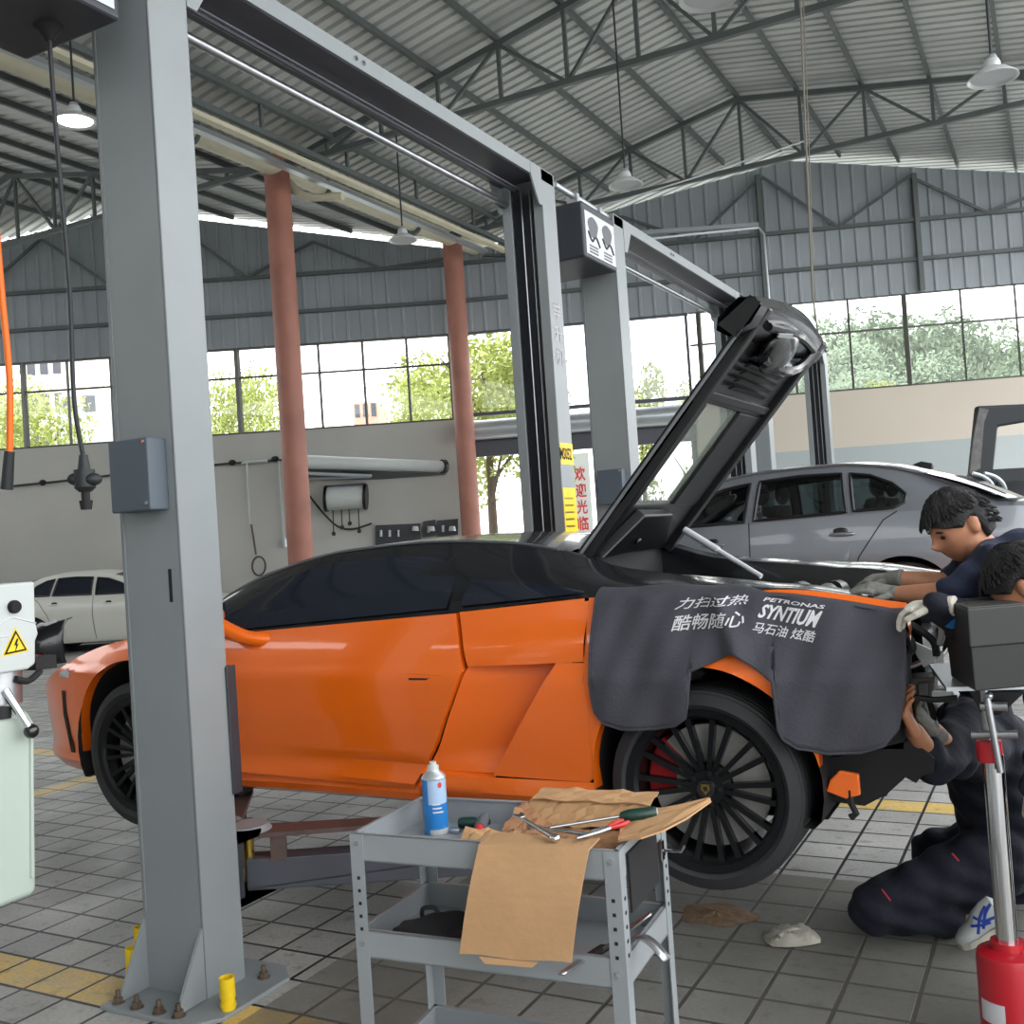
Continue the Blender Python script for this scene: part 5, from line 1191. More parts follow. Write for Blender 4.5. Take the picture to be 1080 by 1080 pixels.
for yy in (3.30, 3.56):
    hip = Vector((.36, yy, .68)); kn = Vector((.16, yy, .42)); ft = Vector((.34, yy, .08)); bones += [(hip, kn, .08, .055), (kn, ft, .055, .04)]; cloth += [(hip, kn, .115, .085), (kn, ft+Vector((0, 0, .03)), .085, .07)]
pb, _, _ = person('person with black hair half hidden at the right edge, white glove on the fender', (.34, 3.42, 0), hB, -RGT*.62-UPV*.62+FWD*.50, UPV*.8-RGT*.45+FWD*.2, bones, cloth, M['navy2'],
    [('glove', M['glove_white'], wB, D_(958, 641, 3.10)-wB, UPV-FWD*.2, .95, dict(cuff=.05, L=.16)), ('glove', M['glove_white'], wB1, D_(1088, 880, 3.0)-wB1, UPV, .4, dict(cuff=.04))])
k = MB(); d_ = (wB-eB).normalized(); k.cyl(wB-d_*.055, wB-d_*.035, .050, .049, 20); k.build('blue_cuff', M['can_blue'], pb)
for yy in (3.30, 3.56):
    k = MB(); k.ball((.28, yy, .05), (.14, .05, .05), 16); k.bb((.14, yy-.045, 0), (.42, yy+.045, .03)); k.build('shoe', M['black_matte'], pb, bevel=.01)
# C: kneels behind the jack and works on the stripped tail from below
pC = D_(1068, 880, 4.0); chC = D_(1040, 790, 3.95); nC = D_(1035, 735, 3.9); hC = D_(1033, 690, 3.85)
s1, s2 = D_(1022, 765, 3.60), D_(1015, 755, 3.9); e1, e2 = D_(986, 806, 3.36), D_(1010, 800, 3.50); w1_, w2_ = D_(965, 772, 3.26), D_(984, 770, 3.34)
k1 = D_(921, 958, 3.80); k2 = D_(985, 900, 4.28); a1_ = D_(1018, 972, 3.80); a2_ = D_(1088, 950, 4.1)
hp1, hp2 = D_(1052, 905, 3.88), D_(1070, 890, 4.15)
bones = [(hC+Vector((.02, 0, -.05)), nC, .056, .06), (nC, chC, .07, .12), (chC, pC, .13, .13), (s1, e1, .045, .04), (s2, e2, .045, .04), (e1, w1_, .040, .030), (e2, w2_, .040, .030), (hp1, k1, .08, .06), (hp2, k2, .08, .06), (k1, a1_, .055, .036), (k2, a2_, .055, .036)]
cloth = [(nC, chC, .09, .15), (chC, pC, .175, .19), (s1, s2, .085, .085), (s1, e1, .082, .070), (s2, e2, .082, .068), (e1, e1.lerp(w1_, .35), .066, .058), (e2, e2.lerp(w2_, .2), .062, .056), (hp1, k1, .135, .092), (hp2, k2, .135, .095), (k1, k1.lerp(a1_, .80), .088, .068), (k2, k2.lerp(a2_, .85), .09, .068), (hp1, hp2, .14, .14), (chC, e1.lerp(s1, .5), .13, .08), ((hp1+k1)/2, D_(1030, 935, 3.85), .11, .10)]
pc_, _, clC = person('person kneeling on the floor in dark navy coverall, white sneakers with blue stripes', (-.5, 3.95, 0), hC, -RGT*.9-UPV*.3, UPV*.9-RGT*.3, bones, cloth, M['navy2'],
    [('hand', M['skin'], w1_, D_(953, 748, 3.24)-w1_, -RGT+FWD*.2, .6, dict(L=.17)), ('glove', M['glove_grey'], w2_, D_(968, 750, 3.32)-w2_, -RGT+FWD*.2, .5, dict(cuff=.045))])
for (x0, y0_), (x1, y1_), dd in (((930, 938), (939, 950), 3.66), ((1004, 900), (1011, 908), 3.6)):
    k = MB(); k.tube([D_(x0, y0_, dd), D_(x1, y1_, dd)], .0035, 6); k.build('red_seam', M['red'], pc_)
def sneaker(parent, toe, heel, w=.046):
    d = (heel-toe); Ld = d.length; d.normalize(); s_ = d.cross(Vector((0, 0, 1))).normalized(); up = s_.cross(d)
    prof = [(0, .03, .018), (.06, .62, .035), (.2, .95, .050), (.4, 1.0, .062), (.55, .88, .085), (.75, .80, .100), (.93, .78, .105), (1.0, .5, .09)]
    P = []
    for t, ww, h in prof:
        c = toe+d*Ld*t; P.append([c+s_*w*ww*math.cos(a)+up*(h*.5+h*.55*math.sin(a) if math.sin(a) > 0 else h*.5*(1+math.sin(a))*1.0) for a in [2*math.pi*j/18 for j in range(19)]])
    sh = MB(); sh.grid(P); sh.face(P[0][:-1]); sh.face(P[-1][:-1]); so = sh.build('shoe', M['whiteplastic'], parent, weld=.0004)
    sh = MB(); rows_ = [[toe+d*Ld*t+s_*w*ww*1.08*q-up*.004 for q in (-1, 0, 1)] for t, ww, h in prof]; rows2 = [[p+up*.022 for p in r] for r in rows_]
    sh.grid(rows_); sh.grid(rows2); sh.grid([[a_[0], b_[0]] for a_, b_ in zip(rows_, rows2)]); sh.grid([[a_[2], b_[2]] for a_, b_ in zip(rows_, rows2)]); sh.build('sole', M['rag'], so, smooth=0, weld=.0004)
    sg = -1 if s_.dot(FWD) > 0 else 1
    def on(t, v):
        i = [q[0] for q in prof]; ww = float(np.interp(t, i, [q[1] for q in prof])); h = float(np.interp(t, i, [q[2] for q in prof])); a = v
        return toe+d*Ld*t+s_*sg*w*ww*math.cos(a)*1.04+up*(h*.5+h*.55*math.sin(a))
    for l in (((.40, .95), (.55, .2), (.72, -.1)), ((.52, 1.1), (.62, .3), (.85, 0)), ((.42, .0), (.6, .6), (.8, .9)), ((.55, -.1), (.72, .5), (.9, .8))):
        st = MB(); st.tube([on(*q) for q in l], .0055, 6, sm=4); st.build('blue_stripe', mat('sneaker_blue', (30, 60, 150), .6) if 'sneaker_blue' not in bpy.data.materials else bpy.data.materials['sneaker_blue'], so)
toe1 = atZ(1011, 1000, .012); sneaker(pc_, toe1, D_(1062, 972, 3.66)); 
toe2 = a2_+Vector((-.06, 0, 0)); toe2.z = .03; sneaker(pc_, toe2, a2_+Vector((.05, -.02, .06)))
# rag and sawdust on the floor
rp = atZ(835, 990, .0); rg = thing('shop_rag', 'grubby white crumpled rag lying on the floor behind the rear wheel', 'rag', rp)
k = MB(); P = []
for i in range(15):
    row = []
    for j in range(10):
        u = i/14*2-1; v = j/9*2-1; r_ = max(abs(u), abs(v)); h = .045*max(0, 1-r_**3)*(.75+.25*math.sin(u*9+v*6))+.004
        row.append(rp+RGT*(.105*u*(1-.15*v*v))+Vector((-_sy, _cy, 0))*(.085*v*(1-.2*u*u))+Vector((0, 0, h-(RGT*(.105*u)).z)))
    P.append(row)
for row in P:
    for p in row: p.z = max(p.z, .003)
k.grid(P); k.build('crumpled_cloth', M['rag'], rg); k = MB(); k.tube([P[3][2]+Vector((0, 0, .005)), P[7][4]+Vector((0, 0, .008)), P[11][3]+Vector((0, 0, .005))], .008, 6, sm=4); k.build('cloth_fold', M['rag'], rg)
sp_ = atZ(755, 965, 0); k = MB(); P = []
for i in range(11):
    r_ = .125*i/10; P.append([sp_+Vector((r_*1.25*math.cos(a)*(1+.15*math.sin(3*a+1)), r_*math.sin(a)*(1+.12*math.sin(5*a)), .002+.012*(1-(i/10)**1.5)*(1+.3*math.sin(7*a+i)))) for a in [2*math.pi*j/36 for j in range(37)]])
k.grid(P); so_ = k.build('sawdust', mat('sawdust', (134, 108, 82), .95, 0, .35, 30, .6, 120), None); tag(so_, 'brown sawdust patch spread on the floor below the rear wheel', 'sawdust', kind='stuff')
# ------------------------------------------------------------------ ordinary cars (own shape curves, built in car coordinates: rear axle at x=0, front towards -x)
def sedan(name, label, T, paint, sp, group=None, glass=None, seats=True, rimspokes=10):
    loc = T @ Vector((0, 0, 0)); root = thing(name, label, 'car', loc)
    hw = pchip(sp['hw']); belt = pchip(sp['belt']); deck = pchip(sp['deck']); rail = pchip(sp['rail']); rw = pchip(sp['rw']); roofc = pchip(sp['roofc'])
    prof = pchip([(.15, -.10), (.25, -.04), (.38, -.015), (.55, 0), (.70, 0), (.78, -.012), (.95, -.05), (1.10, -.09)])
    x0, x1 = sp['hw'][0][0], sp['hw'][-1][0]; wb = sp['wb']; ar = sp['arch_r']; az = sp['arch_z']
    wfun = lambda x, z: hw(x)+prof(z)
    def bot(x):
        b = sp['sill'] if -wb-.5 < x < .5 else sp['sill']+.06
        for xc in (-wb, 0):
            if abs(x-xc) < ar: b = max(b, az+math.sqrt(ar*ar-(x-xc)**2))
        return b
    def put(mb): 
        for v in mb.bm.verts: v.co = T @ v.co
        return mb
    xs = sorted(set(lins(x0, x1, 60)+[xc-ar*math.cos(math.pi*k/24) for xc in (-wb, 0) for k in range(25)]))
    mb = MB()
    for s in (-1, 1):
        mb.grid([[Vector((x, s*wfun(x, bot(x)+(belt(x)-bot(x))*j/14), bot(x)+(belt(x)-bot(x))*j/14)) for j in range(15)] for x in xs])
    for a, b in ((x0, sp['ws'][0]+.1), (sp['rs'][1]-.1, x1)):
        mb.grid([[Vector((x, v*wfun(x, belt(x)), belt(x)+(deck(x)-belt(x))*(1-v**4))) for v in lins(-1, 1, 12)] for x in lins(a, b, 16)])
    for x in (x0, x1):
        zb = bot(x); mb.grid([[Vector((x+(-.06 if x == x0 else .05)*(1-v*v), v*wfun(x, zb+(belt(x)-zb)*j/6), zb+(belt(x)-zb)*j/6)) for j in range(7)] for v in lins(-1, 1, 8)])
    put(mb).build('body', paint, root, smooth=35, weld=.001)
    # upper frame with window openings
    def gp(x, t, s):
        zb = belt(x); yb = wfun(x, zb); zr = max(rail(x), zb+.01); yr = min(rw(x), yb-.01)
        return Vector((x, s*(yb+(yr-yb)*t+.025*math.sin(math.pi*t)), zb+(zr-zb)*t))
    def inside(p, poly):
        c = False; n = len(poly)
        for i in range(n):
            a, b = poly[i], poly[(i+1) % n]
            if (a[1] > p[1]) != (b[1] > p[1]) and p[0] < (b[0]-a[0])*(p[1]-a[1])/(b[1]-a[1])+a[0]: c = not c
        return c
    xa, xb = sp['ws'][0], sp['rs'][1]
    gx = lins(xa, xb, 150)
    mb = MB()
    for s in (-1, 1):
        P = [[gp(x, k/26, s) for k in range(27)] for x in gx]
        def skip(i, j):
            c = (P[i][j]+P[i+1][j+1])/2
            return any(inside((c.x, c.z), w) for w in sp['windows'])
        mb.grid(P, skip=skip)
    xr0, xr1 = sp['ws'][1], sp['rs'][0]
    mb.grid([[Vector((x, v*min(rw(x), wfun(x, belt(x))-.01), max(rail(x), belt(x)+.01)+(max(roofc(x), rail(x))-rail(x))*(1-v*v))) for v in lins(-1, 1, 14)] for x in lins(xr0, xr1, 24)])
    put(mb).build('roof', paint, root, smooth=40, weld=.0008)
    G = glass or M['carglass']
    for s in (-1, 1):
        for w in sp['windows']:
            cx = sum(p[0] for p in w)/len(w); pts = []
            def onw(p, off=0.0):
                zb = belt(p[0]); zr = max(rail(p[0]), zb+.01); q = gp(p[0], min(1, max(0, (p[1]-zb)/(zr-zb))), s); return Vector((p[0], q.y+s*off, p[1]))
            dense = []
            for a, b in zip(w, w[1:]+w[:1]):
                n = max(1, int(math.hypot(b[0]-a[0], b[1]-a[1])/.04)); dense += [(a[0]+(b[0]-a[0])*k/n, a[1]+(b[1]-a[1])*k/n) for k in range(n)]
            mb = MB(); vs = [mb.bm.verts.new(onw(p, -.006)) for p in dense]; cz = sum(p[1] for p in dense)/len(dense); ctr = mb.bm.verts.new(onw((sum(p[0] for p in dense)/len(dense), cz), -.004))
            for k in range(len(vs)): mb.bm.faces.new((ctr, vs[k], vs[(k+1) % len(vs)]))
            g = put(mb).build('side_window', G, root)
            mb = MB(); q = [onw(p, .002) for p in dense]; mb.tube(q+[q[0], q[1]], .014, 6); put(mb).build('window_trim', M['black_satin'], g)
    for nm, (a, b), fr in (('windscreen', sp['ws'], 1), ('rear_window', sp['rs'], -1)):
        mb = MB(); P = []
        lo, hi = (a, b) if fr == 1 else (b, a)
        for k in range(13):
            v = -1+k/6; row = []
            for j in range(8):
                t = j/7; x = lo+(hi-lo)*t-fr*.10*(1-v*v)*(1-t); yb = wfun(lo, belt(lo))-.03; y = v*(yb+(rw(hi)-yb)*t)
                zlo = deck(lo)+.0; zhi = rail(hi)+(roofc(hi)-rail(hi))*(1-v*v); row.append(Vector((x, y, zlo+(zhi-zlo)*t+.03*math.sin(t*math.pi))))
            P.append(row)
        mb.grid(P); put(mb).build(nm, M['tint'], root)
    mb = MB()
    for s in (-1, 1):
        for xc in (-wb, 0): mb = MB(); well(mb, xc, az, ar+.001, s*(hw(xc)-.03), s*.45, .12); put(mb).build('wheel_well', M['black_matte'], root)
    mb = MB(); mb.grid([[Vector((x, v*.78, sp['sill']+.02)) for v in (-1, 1)] for x in (x0+.3, -wb-.4, -wb+.4, -.4, .4, x1-.2)]); put(mb).build('underbody', M['black_matte'], root, smooth=0)
    for s in (-1, 1):
        for xd in sp['handles']:
            z = belt(xd)-.135; p = Vector((xd, s*(wfun(xd, z)+.012), z)); mb = MB(); mb.ball(p, (.10, .018, .017), 14); h = put(mb).build('door_handle', sp.get('handlemat', M['chromedull']), root)
            mb = MB(); mb.ball(Vector((xd-.01, s*(wfun(xd, z+.02)-.004), z+.022)), (.06, .012, .028), 12); put(mb).build('door_handle_cup', M['black_satin'], root)
        for ln in sp['seams']:
            mb = MB(); mb.tube([Vector((x, s*(wfun(x, z)+.0005), z)) for x, z in [(ln[i][0]+(ln[i+1][0]-ln[i][0])*k/8, ln[i][1]+(ln[i+1][1]-ln[i][1])*k/8) for i in range(len(ln)-1) for k in range(9)]], .0045, 6); put(mb).build('door_gap', M['hole'], root)
        mx = sp['ws'][0]+.42; mb = MB(); mb.ball((mx, s*(wfun(mx, belt(mx))+.10), belt(mx)+.075), (.085, .10, .065), 16); mb.tube([(mx+.02, s*(wfun(mx, belt(mx))-.02), belt(mx)+.01), (mx, s*(wfun(mx, belt(mx))+.08), belt(mx)+.05)], .025, 8); put(mb).build('door_mirror', paint, root)
        wv = sp['wheel_r']
        for xc in (-wb, 0):
            c = T @ Vector((xc, s*(hw(xc)-.135), wv))
            ay = (T.to_3x3() @ Vector((0, s, 0)))
            # wheels in the car's own frame
            wn = bpy.data.objects.new('wheel', None); COL.objects.link(wn); wn.location = c-org(root); wn.parent = root; ORG[wn.name] = c.copy()
            mb = MB(); h = .11; ri = wv*.68; mb.lathe([(ri, -h*.9), (wv-.03, -h), (wv, -h*.7), (wv, h*.7), (wv-.03, h), (ri, h*.9)], c, ay, 40, closed=True); mb.build('tyre', M['rubber'], wn, smooth=35)
            mb = MB(); q = ay.to_track_quat('Z', 'Y').to_matrix(); mb.lathe([(ri, h*.85), (ri-.02, h*.8), (ri-.03, -h*.8), (ri, -h*.8)], c, ay, 36, closed=True); mb.cyl(c+ay*h*.3, c+ay*h*.7, .06)
            for k in range(rimspokes):
                a = 2*math.pi*k/rimspokes; d = q @ Vector((math.cos(a), math.sin(a), 0)); t_ = q @ Vector((-math.sin(a), math.cos(a), 0)); mb.prism([c+d*.04-t_*.014+ay*h*.6, c+d*(ri-.01)-t_*.02+ay*h*.75, c+d*(ri-.01)+t_*.02+ay*h*.75, c+d*.04+t_*.014+ay*h*.6], -ay*.03)
            mb.build('rim', M['alum'], wn, smooth=35)
    if seats:
        for sx, sy in ((-1.55, -.36), (-1.55, .36), (-.62, -.38), (-.62, .38)):
            mb = MB(); mb.box((sx, sy, .62), (.48, .5, .16)); mb.prism([(sx+.16, sy-.24, .66), (sx+.34, sy-.2, 1.16), (sx+.44, sy-.2, 1.15), (sx+.28, sy-.24, .66)], (0, .46, 0)); st = put(mb).build('seat', M['leather'], root, smooth=0, bevel=.04, seg=3)
            mb = MB(); mb.ball((sx+.40, sy+.02, 1.25), (.06, .14, .09), 16); put(mb).build('headrest', M['leather'], st)
    return root, put
def wpoly(pts): return pts
SIL = dict(wb=2.89, arch_r=.375, arch_z=.335, sill=.19, wheel_r=.33,
    hw=[(-3.72, .70), (-3.55, .82), (-3.2, .89), (-2.5, .92), (-1.2, .925), (0, .92), (.7, .87), (1.0, .80), (1.10, .74)],
    belt=[(-3.72, .62), (-3.4, .76), (-2.6, .90), (-2.2, .965), (-1.2, 1.005), (-.3, 1.03), (.3, 1.035), (.8, 1.02), (1.10, .97)],
    deck=[(-3.72, .64), (-3.4, .80), (-2.6, .95), (-2.2, 1.0), (0, 1.06), (.55, 1.085), (.9, 1.07), (1.10, 1.03)],
    rail=[(-2.25, 1.01), (-1.9, 1.21), (-1.5, 1.355), (-1.0, 1.42), (-.5, 1.425), (-.1, 1.375), (.3, 1.235), (.62, 1.10), (.75, 1.06)],
    rw=[(-2.25, .74), (-1.5, .61), (-.9, .58), (-.3, .58), (.3, .60), (.75, .64)],
    roofc=[(-2.25, 1.02), (-1.5, 1.40), (-.95, 1.47), (-.45, 1.47), (.0, 1.41), (.3, 1.30), (.75, 1.09)],
    ws=(-2.30, -1.45), rs=(-.02, .72),
    windows=[[(-2.0, 1.02), (-1.60, 1.215), (-1.36, 1.305), (-1.15, 1.335), (-1.17, 1.03)],
             [(-1.09, 1.035), (-1.07, 1.345), (-.75, 1.365), (-.43, 1.355), (-.385, 1.055)],
             [(-.33, 1.06), (-.37, 1.35), (-.22, 1.325), (-.06, 1.25), (.04, 1.16), (.03, 1.10), (-.05, 1.065)]],
    handles=[-.42, -1.42], seams=[[(-.02, 1.04), (-.12, .98), (-.30, .72), (-.42, .42), (-.5, .22)], [(-1.13, 1.02), (-1.12, .7), (-1.16, .24)], [(-2.05, .98), (-2.10, .7), (-2.08, .24)]])
Tb = Matrix.Translation((-1.07, 8.87, .545))
sil, putb = sedan('silver_sedan', 'silver sedan raised on the second lift, behind the open deck lid of the orange car', Tb, M['silver'], SIL)
mb = MB(); mb.prism([(-.04, -.03, 1.39), (.16, -.03, 1.335), (.17, -.03, 1.40), (.08, -.03, 1.425)], (0, .06, 0)); putb(mb).build('roof_aerial', M['black_gloss'], sil, bevel=.01)
for s in (-1, 1):
    mb = MB(); hw_ = pchip(SIL['rw']); rl = pchip(SIL['rail']); mb.tube([(x, s*(hw_(x)+.012), rl(x)+.006) for x in lins(-1.9, .5, 24)], .010, 6); putb(mb).build('chrome_roof_line', M['chromedull'], sil)
# adapters between lift pads and the sedan
WSP = dict(SIL); WSP['handles'] = [-.42, -1.40]; WSP['handlemat'] = M['white_paint']
uo = (26-540)/1080*18.4
Tw = Matrix(((-r0.x, -f0.x, 0, 0), (-r0.y, -f0.y, 0, 0), (0, 0, 1, 0), (0, 0, 0, 1)))
ow = f0*(18.4+.92)+r0*uo; Tw.translation = (ow.x, ow.y, 0)
wc, _ = sedan('white_sedan', 'white sedan parked by the left wall behind the near post', Tw, M['white_paint'], WSP, glass=M['tint'], seats=False)
# dark open vehicle on the farthest lift
DSP = dict(SIL); DSP['handles'] = [-.42]; DSP['windows'] = SIL['windows'][:2]
Td = Matrix.Translation((1.9, 13.15, .62)) @ Matrix.Rotation(math.pi, 4, 'Z')
dc, putd = sedan('dark_car', 'dark car at the right edge behind the silver sedan, tailgate raised', Matrix.Translation((3.9, 13.15, .55)), M['suvdark'], DSP, seats=False)
D = 11.6
q = [D_(1031, 428, D), D_(1100, 425, D), D_(1100, 442, D), D_(1053, 450, D), D_(1047, 508, D), D_(1023, 505, D)]
mb = MB(); mb.prism(q, f0*.10); tg = mb.build('tailgate_frame', M['darkframe'], dc, smooth=0, bevel=.03, seg=3)
mb = MB(); mb.prism([D_(1033, 430, D-.02), D_(1026, 470, D-.02), D_(1023, 500, D-.02), D_(1034, 494, D-.02), D_(1038, 445, D-.02), D_(1043, 432, D-.02)], f0*.03); mb.build('tailgate_edge', M['darksteel'], tg, smooth=0)
mb = MB(); mb.prism([D_(1047, 495, D), D_(1100, 492, D), D_(1100, 507, D), D_(1046, 508, D)], f0*.08); mb.build('tailgate_lower_rail', M['darkframe'], tg, smooth=0)
mb = MB(); mb.face([D_(1053, 450, D+.05), D_(1100, 442, D+.05), D_(1100, 494, D+.05), D_(1048, 496, D+.05)]); mb.build('tailgate_glass', M['winglass'], tg, smooth=0)
for a in (0, 12):
    mb = MB(); mb.tube([D_(1026+a, 499, D-.1), D_(1038+a, 503, D-.1), D_(1047+a, 512, D-.1), D_(1050+a, 530, D-.05)], .022, 10, sm=6); mb.build('gate_hinge_arm', M['alum'], tg)
mb = MB(); mb.prism([D_(1022, 500, D), D_(1026, 503, D), D_(1018, 520, D), D_(1014, 520, D)], f0*.05); mb.build('gate_strut', M['darksteel'], tg, smooth=0)
mb = MB(); mb.prism([D_(975, 506, D), D_(1012, 508, D), D_(1060, 530, D), D_(1100, 540, D), D_(1100, 585, D), D_(990, 560, D)], f0*1.2); mb.build('tail_deck', M['alum'], dc, smooth=0, bevel=.03)
mb = MB(); mb.prism([D_(1050, 508, D+.3), D_(1100, 505, D+.3), D_(1100, 545, D+.1), D_(1056, 535, D+.1)], f0*.5); mb.build('rear_seat_back', M['leather'], dc, smooth=0, bevel=.03)
# dark part standing in front of the white car
p = D_(40, 700, 16.6); bq = thing('black_bumper', 'black plastic bumper cover standing on the floor before the white sedan', 'car part', (p.x, p.y, 0))
mb = MB(); w0 = D_(20, 690, 16.6); Z0 = .03
P = []
for i in range(13):
    u = i/12; c = D_(22+48*u, 690, 16.6); bow = math.sin(u*math.pi)*.25
    P.append([Vector((c.x, c.y, 0))-f0*bow+f0*dy+Vector((0, 0, z*(.75+.25*u))) for dy, z in ((.0, .02), (-.06, .12), (-.08, .4), (-.02, .62), (.1, .72), (.3, .74))])
mb.grid(P); o = mb.build('bumper_shell', M['black_gloss'], bq); so2 = o.modifiers.new('solid', 'SOLIDIFY'); so2.thickness = .02
k = MB(); k.tube([P[5][4]+Vector((0, 0, .0)), P[7][4]+Vector((0, 0, .03)), P[8][4], P[10][4]+Vector((0, 0, .02))], .03, 6); k.build('torn_wrap', M['sticker'], bq)
k = MB(); k.ball(P[7][1]-f0*.03+Vector((0, 0, .06)), (.12, .05, .05), 12); k.build('rear_reflector', M['red'], bq)
# ------------------------------------------------------------------ things on the back wall
def wl(px, py, off=.0): u = (px-540)/1080*WD; q = D_(px, py, WD-off); return q
t = thing('wall_hose_reel', 'white drum reel with hanging cords on the back wall between the red columns', 'hose reel', wl(367, 525, .3))
k = MB(); k.cyl(wl(346, 526, .32), wl(384, 524, .32), .23, n=28); k.build('drum', M['whiteplastic'], t)
k = MB(); k.cyl(wl(384, 524, .32), wl(387, 524, .32), .26, n=28); k.cyl(wl(343, 526, .32), wl(346, 526, .32), .26, n=28); k.build('drum_flange', M['black_satin'], t)
k = MB(); k.prism([wl(344, 512, .3), wl(384, 509, .3), wl(384, 516, .3), wl(344, 518, .3)], f0*.3); k.build('reel_bracket', M['lift_dark'], t, smooth=0)
for px_, y1_ in ((352, 563), (361, 556), (369, 552), (379, 560)):
    k = MB(); q0, q1 = wl(px_-1, 536, .3), wl(px_, y1_, .3); k.tube([q0, q1], .012, 6); k.ball(q1, .045, 10); k.build('hanging_cord', M['cable'], t)
k = MB(); k.tube([wl(325, 521, .1), wl(340, 540, .1), wl(356, 555, .1), wl(372, 558, .1), wl(392, 552, .1)], .02, 8, sm=6); k.build('looped_hose', M['cable'], t)
t = thing('wall_awning', 'long white rolled awning on arm brackets high on the wall between the red columns', 'awning', wl(395, 492, .5))
k = MB(); k.tube([wl(318, 487, 1.0), wl(468, 492, .2)], [.13, .11], 16); k.build('roller', M['whiteplastic'], t)
k = MB(); k.prism([wl(318, 492, 1.0), wl(400, 495, .6), wl(470, 499, .02), wl(400, 504, .05), wl(318, 505, .05)], (0, 0, -.03)); k.build('fabric_underside', M['lift_dark'], t, smooth=0)
k = MB(); k.tube([wl(318, 499, .9), wl(392, 502, .5)], .035, 8); k.tube([wl(318, 505, .6), wl(390, 503, .4)], .03, 8); k.build('folding_arm', M['alum'], t)
k = MB(); k.cyl(wl(466, 492, .25), wl(469, 492, .2), .14, n=18); k.build('end_cap', M['black_satin'], t)
for i_, (xa, xb, yt, yb_, lab) in enumerate(((396, 443, 553, 576, 'wide dark pegboard of tools low on the back wall'), (446, 459, 549, 566, 'narrow dark tool board in the middle of the wall row'), (461, 483, 548, 565, 'dark tool board nearest the second red column'))):
    t = thing('tool_board', lab, 'tool board', wl((xa+xb)/2, yb_, .1)); k = MB(); k.prism([wl(xa, yt+1, .1), wl(xb, yt-1, .1), wl(xb, yb_-1, .1), wl(xa, yb_+1, .1)], f0*.08); k.build('board', M['reel'], t, smooth=0)
    for cx in ((438,) if i_ == 0 else (455,) if i_ == 1 else (477,)):
        k = MB(); k.cyl(wl(cx, 560, .25), wl(cx, 555, .25), .075, .055, 14); k.build('white_cup', M['whiteplastic'], t)
    k = MB()
    for j in range(3 if i_ == 0 else 1): k.cyl(wl(xa+6+j*9, yt+6, .14), wl(xa+6+j*9, yt+13, .14), .03)
    k.build('hung_tool', M['steel'], t)
t = thing('wall_conduit', 'thin black conduit running along the back wall left of the first red column', 'conduit', wl(150, 495, .1))
k = MB(); k.tube([wl(0, 514, .06), wl(60, 508, .06), wl(120, 501, .06), wl(240, 489, .06), wl(300, 485, .06)], .022, 6); k.build('pipe_run', M['cable'], t)
for px_, py_ in ((45, 509), (245, 488), (290, 484)): k = MB(); k.ball(wl(px_, py_, .08), (.09, .06, .06), 10); k.build('junction', M['hole'], t)
k = MB(); k.tube([wl(255, 489, .1), wl(262, 487, .1), wl(282, 486, .1)], .03, 6); k.build('lamp_tube', M['whiteplastic'], t)
t = thing('wall_cable_drop', 'white cable drop with coiled hose loop on the wall beside the first red column', 'hose', wl(264, 560, .1))
k = MB(); k.tube([wl(260, 487, .1), wl(264, 553, .1)], .022, 6); k.build('white_drop', M['whiteplastic'], t)
k = MB(); k.tube([wl(265, 553, .12), wl(270, 585, .12)], .02, 6); k.tube([wl(273+7*math.sin(a), 597-10*math.cos(a), .12) for a in [2*math.pi*i/20 for i in range(21)]], .02, 6); k.build('coiled_hose', M['armbrown'], t)
t = thing('white_pipe_drop', 'thin white vertical pipe with end fitting on the wall beside the first red column', 'pipe', wl(299, 540, .1))
k = MB(); k.tube([wl(294, 486, .1), wl(300, 575, .1)], .02, 6); k.build('pipe', M['whiteplastic'], t); k = MB(); k.cyl(wl(300, 568, .1), wl(301, 577, .1), .05); k.build('end_fitting', M['alum'], t)
t = thing('upper_conduit', 'thin grey conduit bent down over the corrugated wall above the far lifts', 'conduit', wl(720, 250, .3))
k = MB(); k.tube([D_(648, 256, 19.2), D_(730, 247, 19.1), D_(800, 240, 19.0)], .025, 6); k.tube([D_(800, 240, 19.0), D_(806, 247, 19.0), D_(811, 310, 19.0), D_(815, 380, 19.0)], .022, 6); k.tube([D_(655, 247, 19.2), D_(800, 237, 19.0)], .05, 4); k.build('pipe_run', M['alum'], t)
# cream duct pipe along the roof valley, with brackets
t = thing('overhead_pipe', 'cream coloured duct pipe running under the roof along the red columns', 'pipe', (-10.1, 12, 7.3))
k = MB(); k.tube([(-10.05, 3, 7.28), (-10.05, 19.1, 7.40)], .14, 20); k.build('duct', M['pipe'], t)
k = MB(); k.cyl((-10.05, 19.0, 7.4), (-10.05, 19.18, 7.4), .17, n=20); k.build('end_collar', M['pipe'], t)
for yy in (6.5, 9.5, 10.2, 13.0, 15.6, 17.9): k = MB(); k.cyl((-10.05, yy, 7.33), (-10.05, yy+.06, 7.33), .16, n=20); k.tube([(-10.05, yy+.03, 7.45), (-10.05, yy+.03, 7.6)], .02, 6); k.build('pipe_hanger', M['truss'], t)
k = MB(); k.tube([(-10.05, 12.2, 7.2), (-9.8, 12.3, 6.95), (-9.2, 12.4, 6.85)], .06, 12, sm=5); k.build('branch_pipe', M['pipe'], t)
for xx, zz, lab in ((-9.46, 7.05, 'upper'), (-9.02, 6.98, 'lower')):
    t = thing('cable_tray', lab+' narrow light cable tray running beside the cream pipe under the roof', 'cable tray', (xx, 10, zz)); k = MB(); k.bb((xx-.06, 1.2, zz), (xx+.06, 17.2, zz+.06)); k.build('tray', M['pipe'] if lab == 'lower' else M['alum'], t, smooth=0)
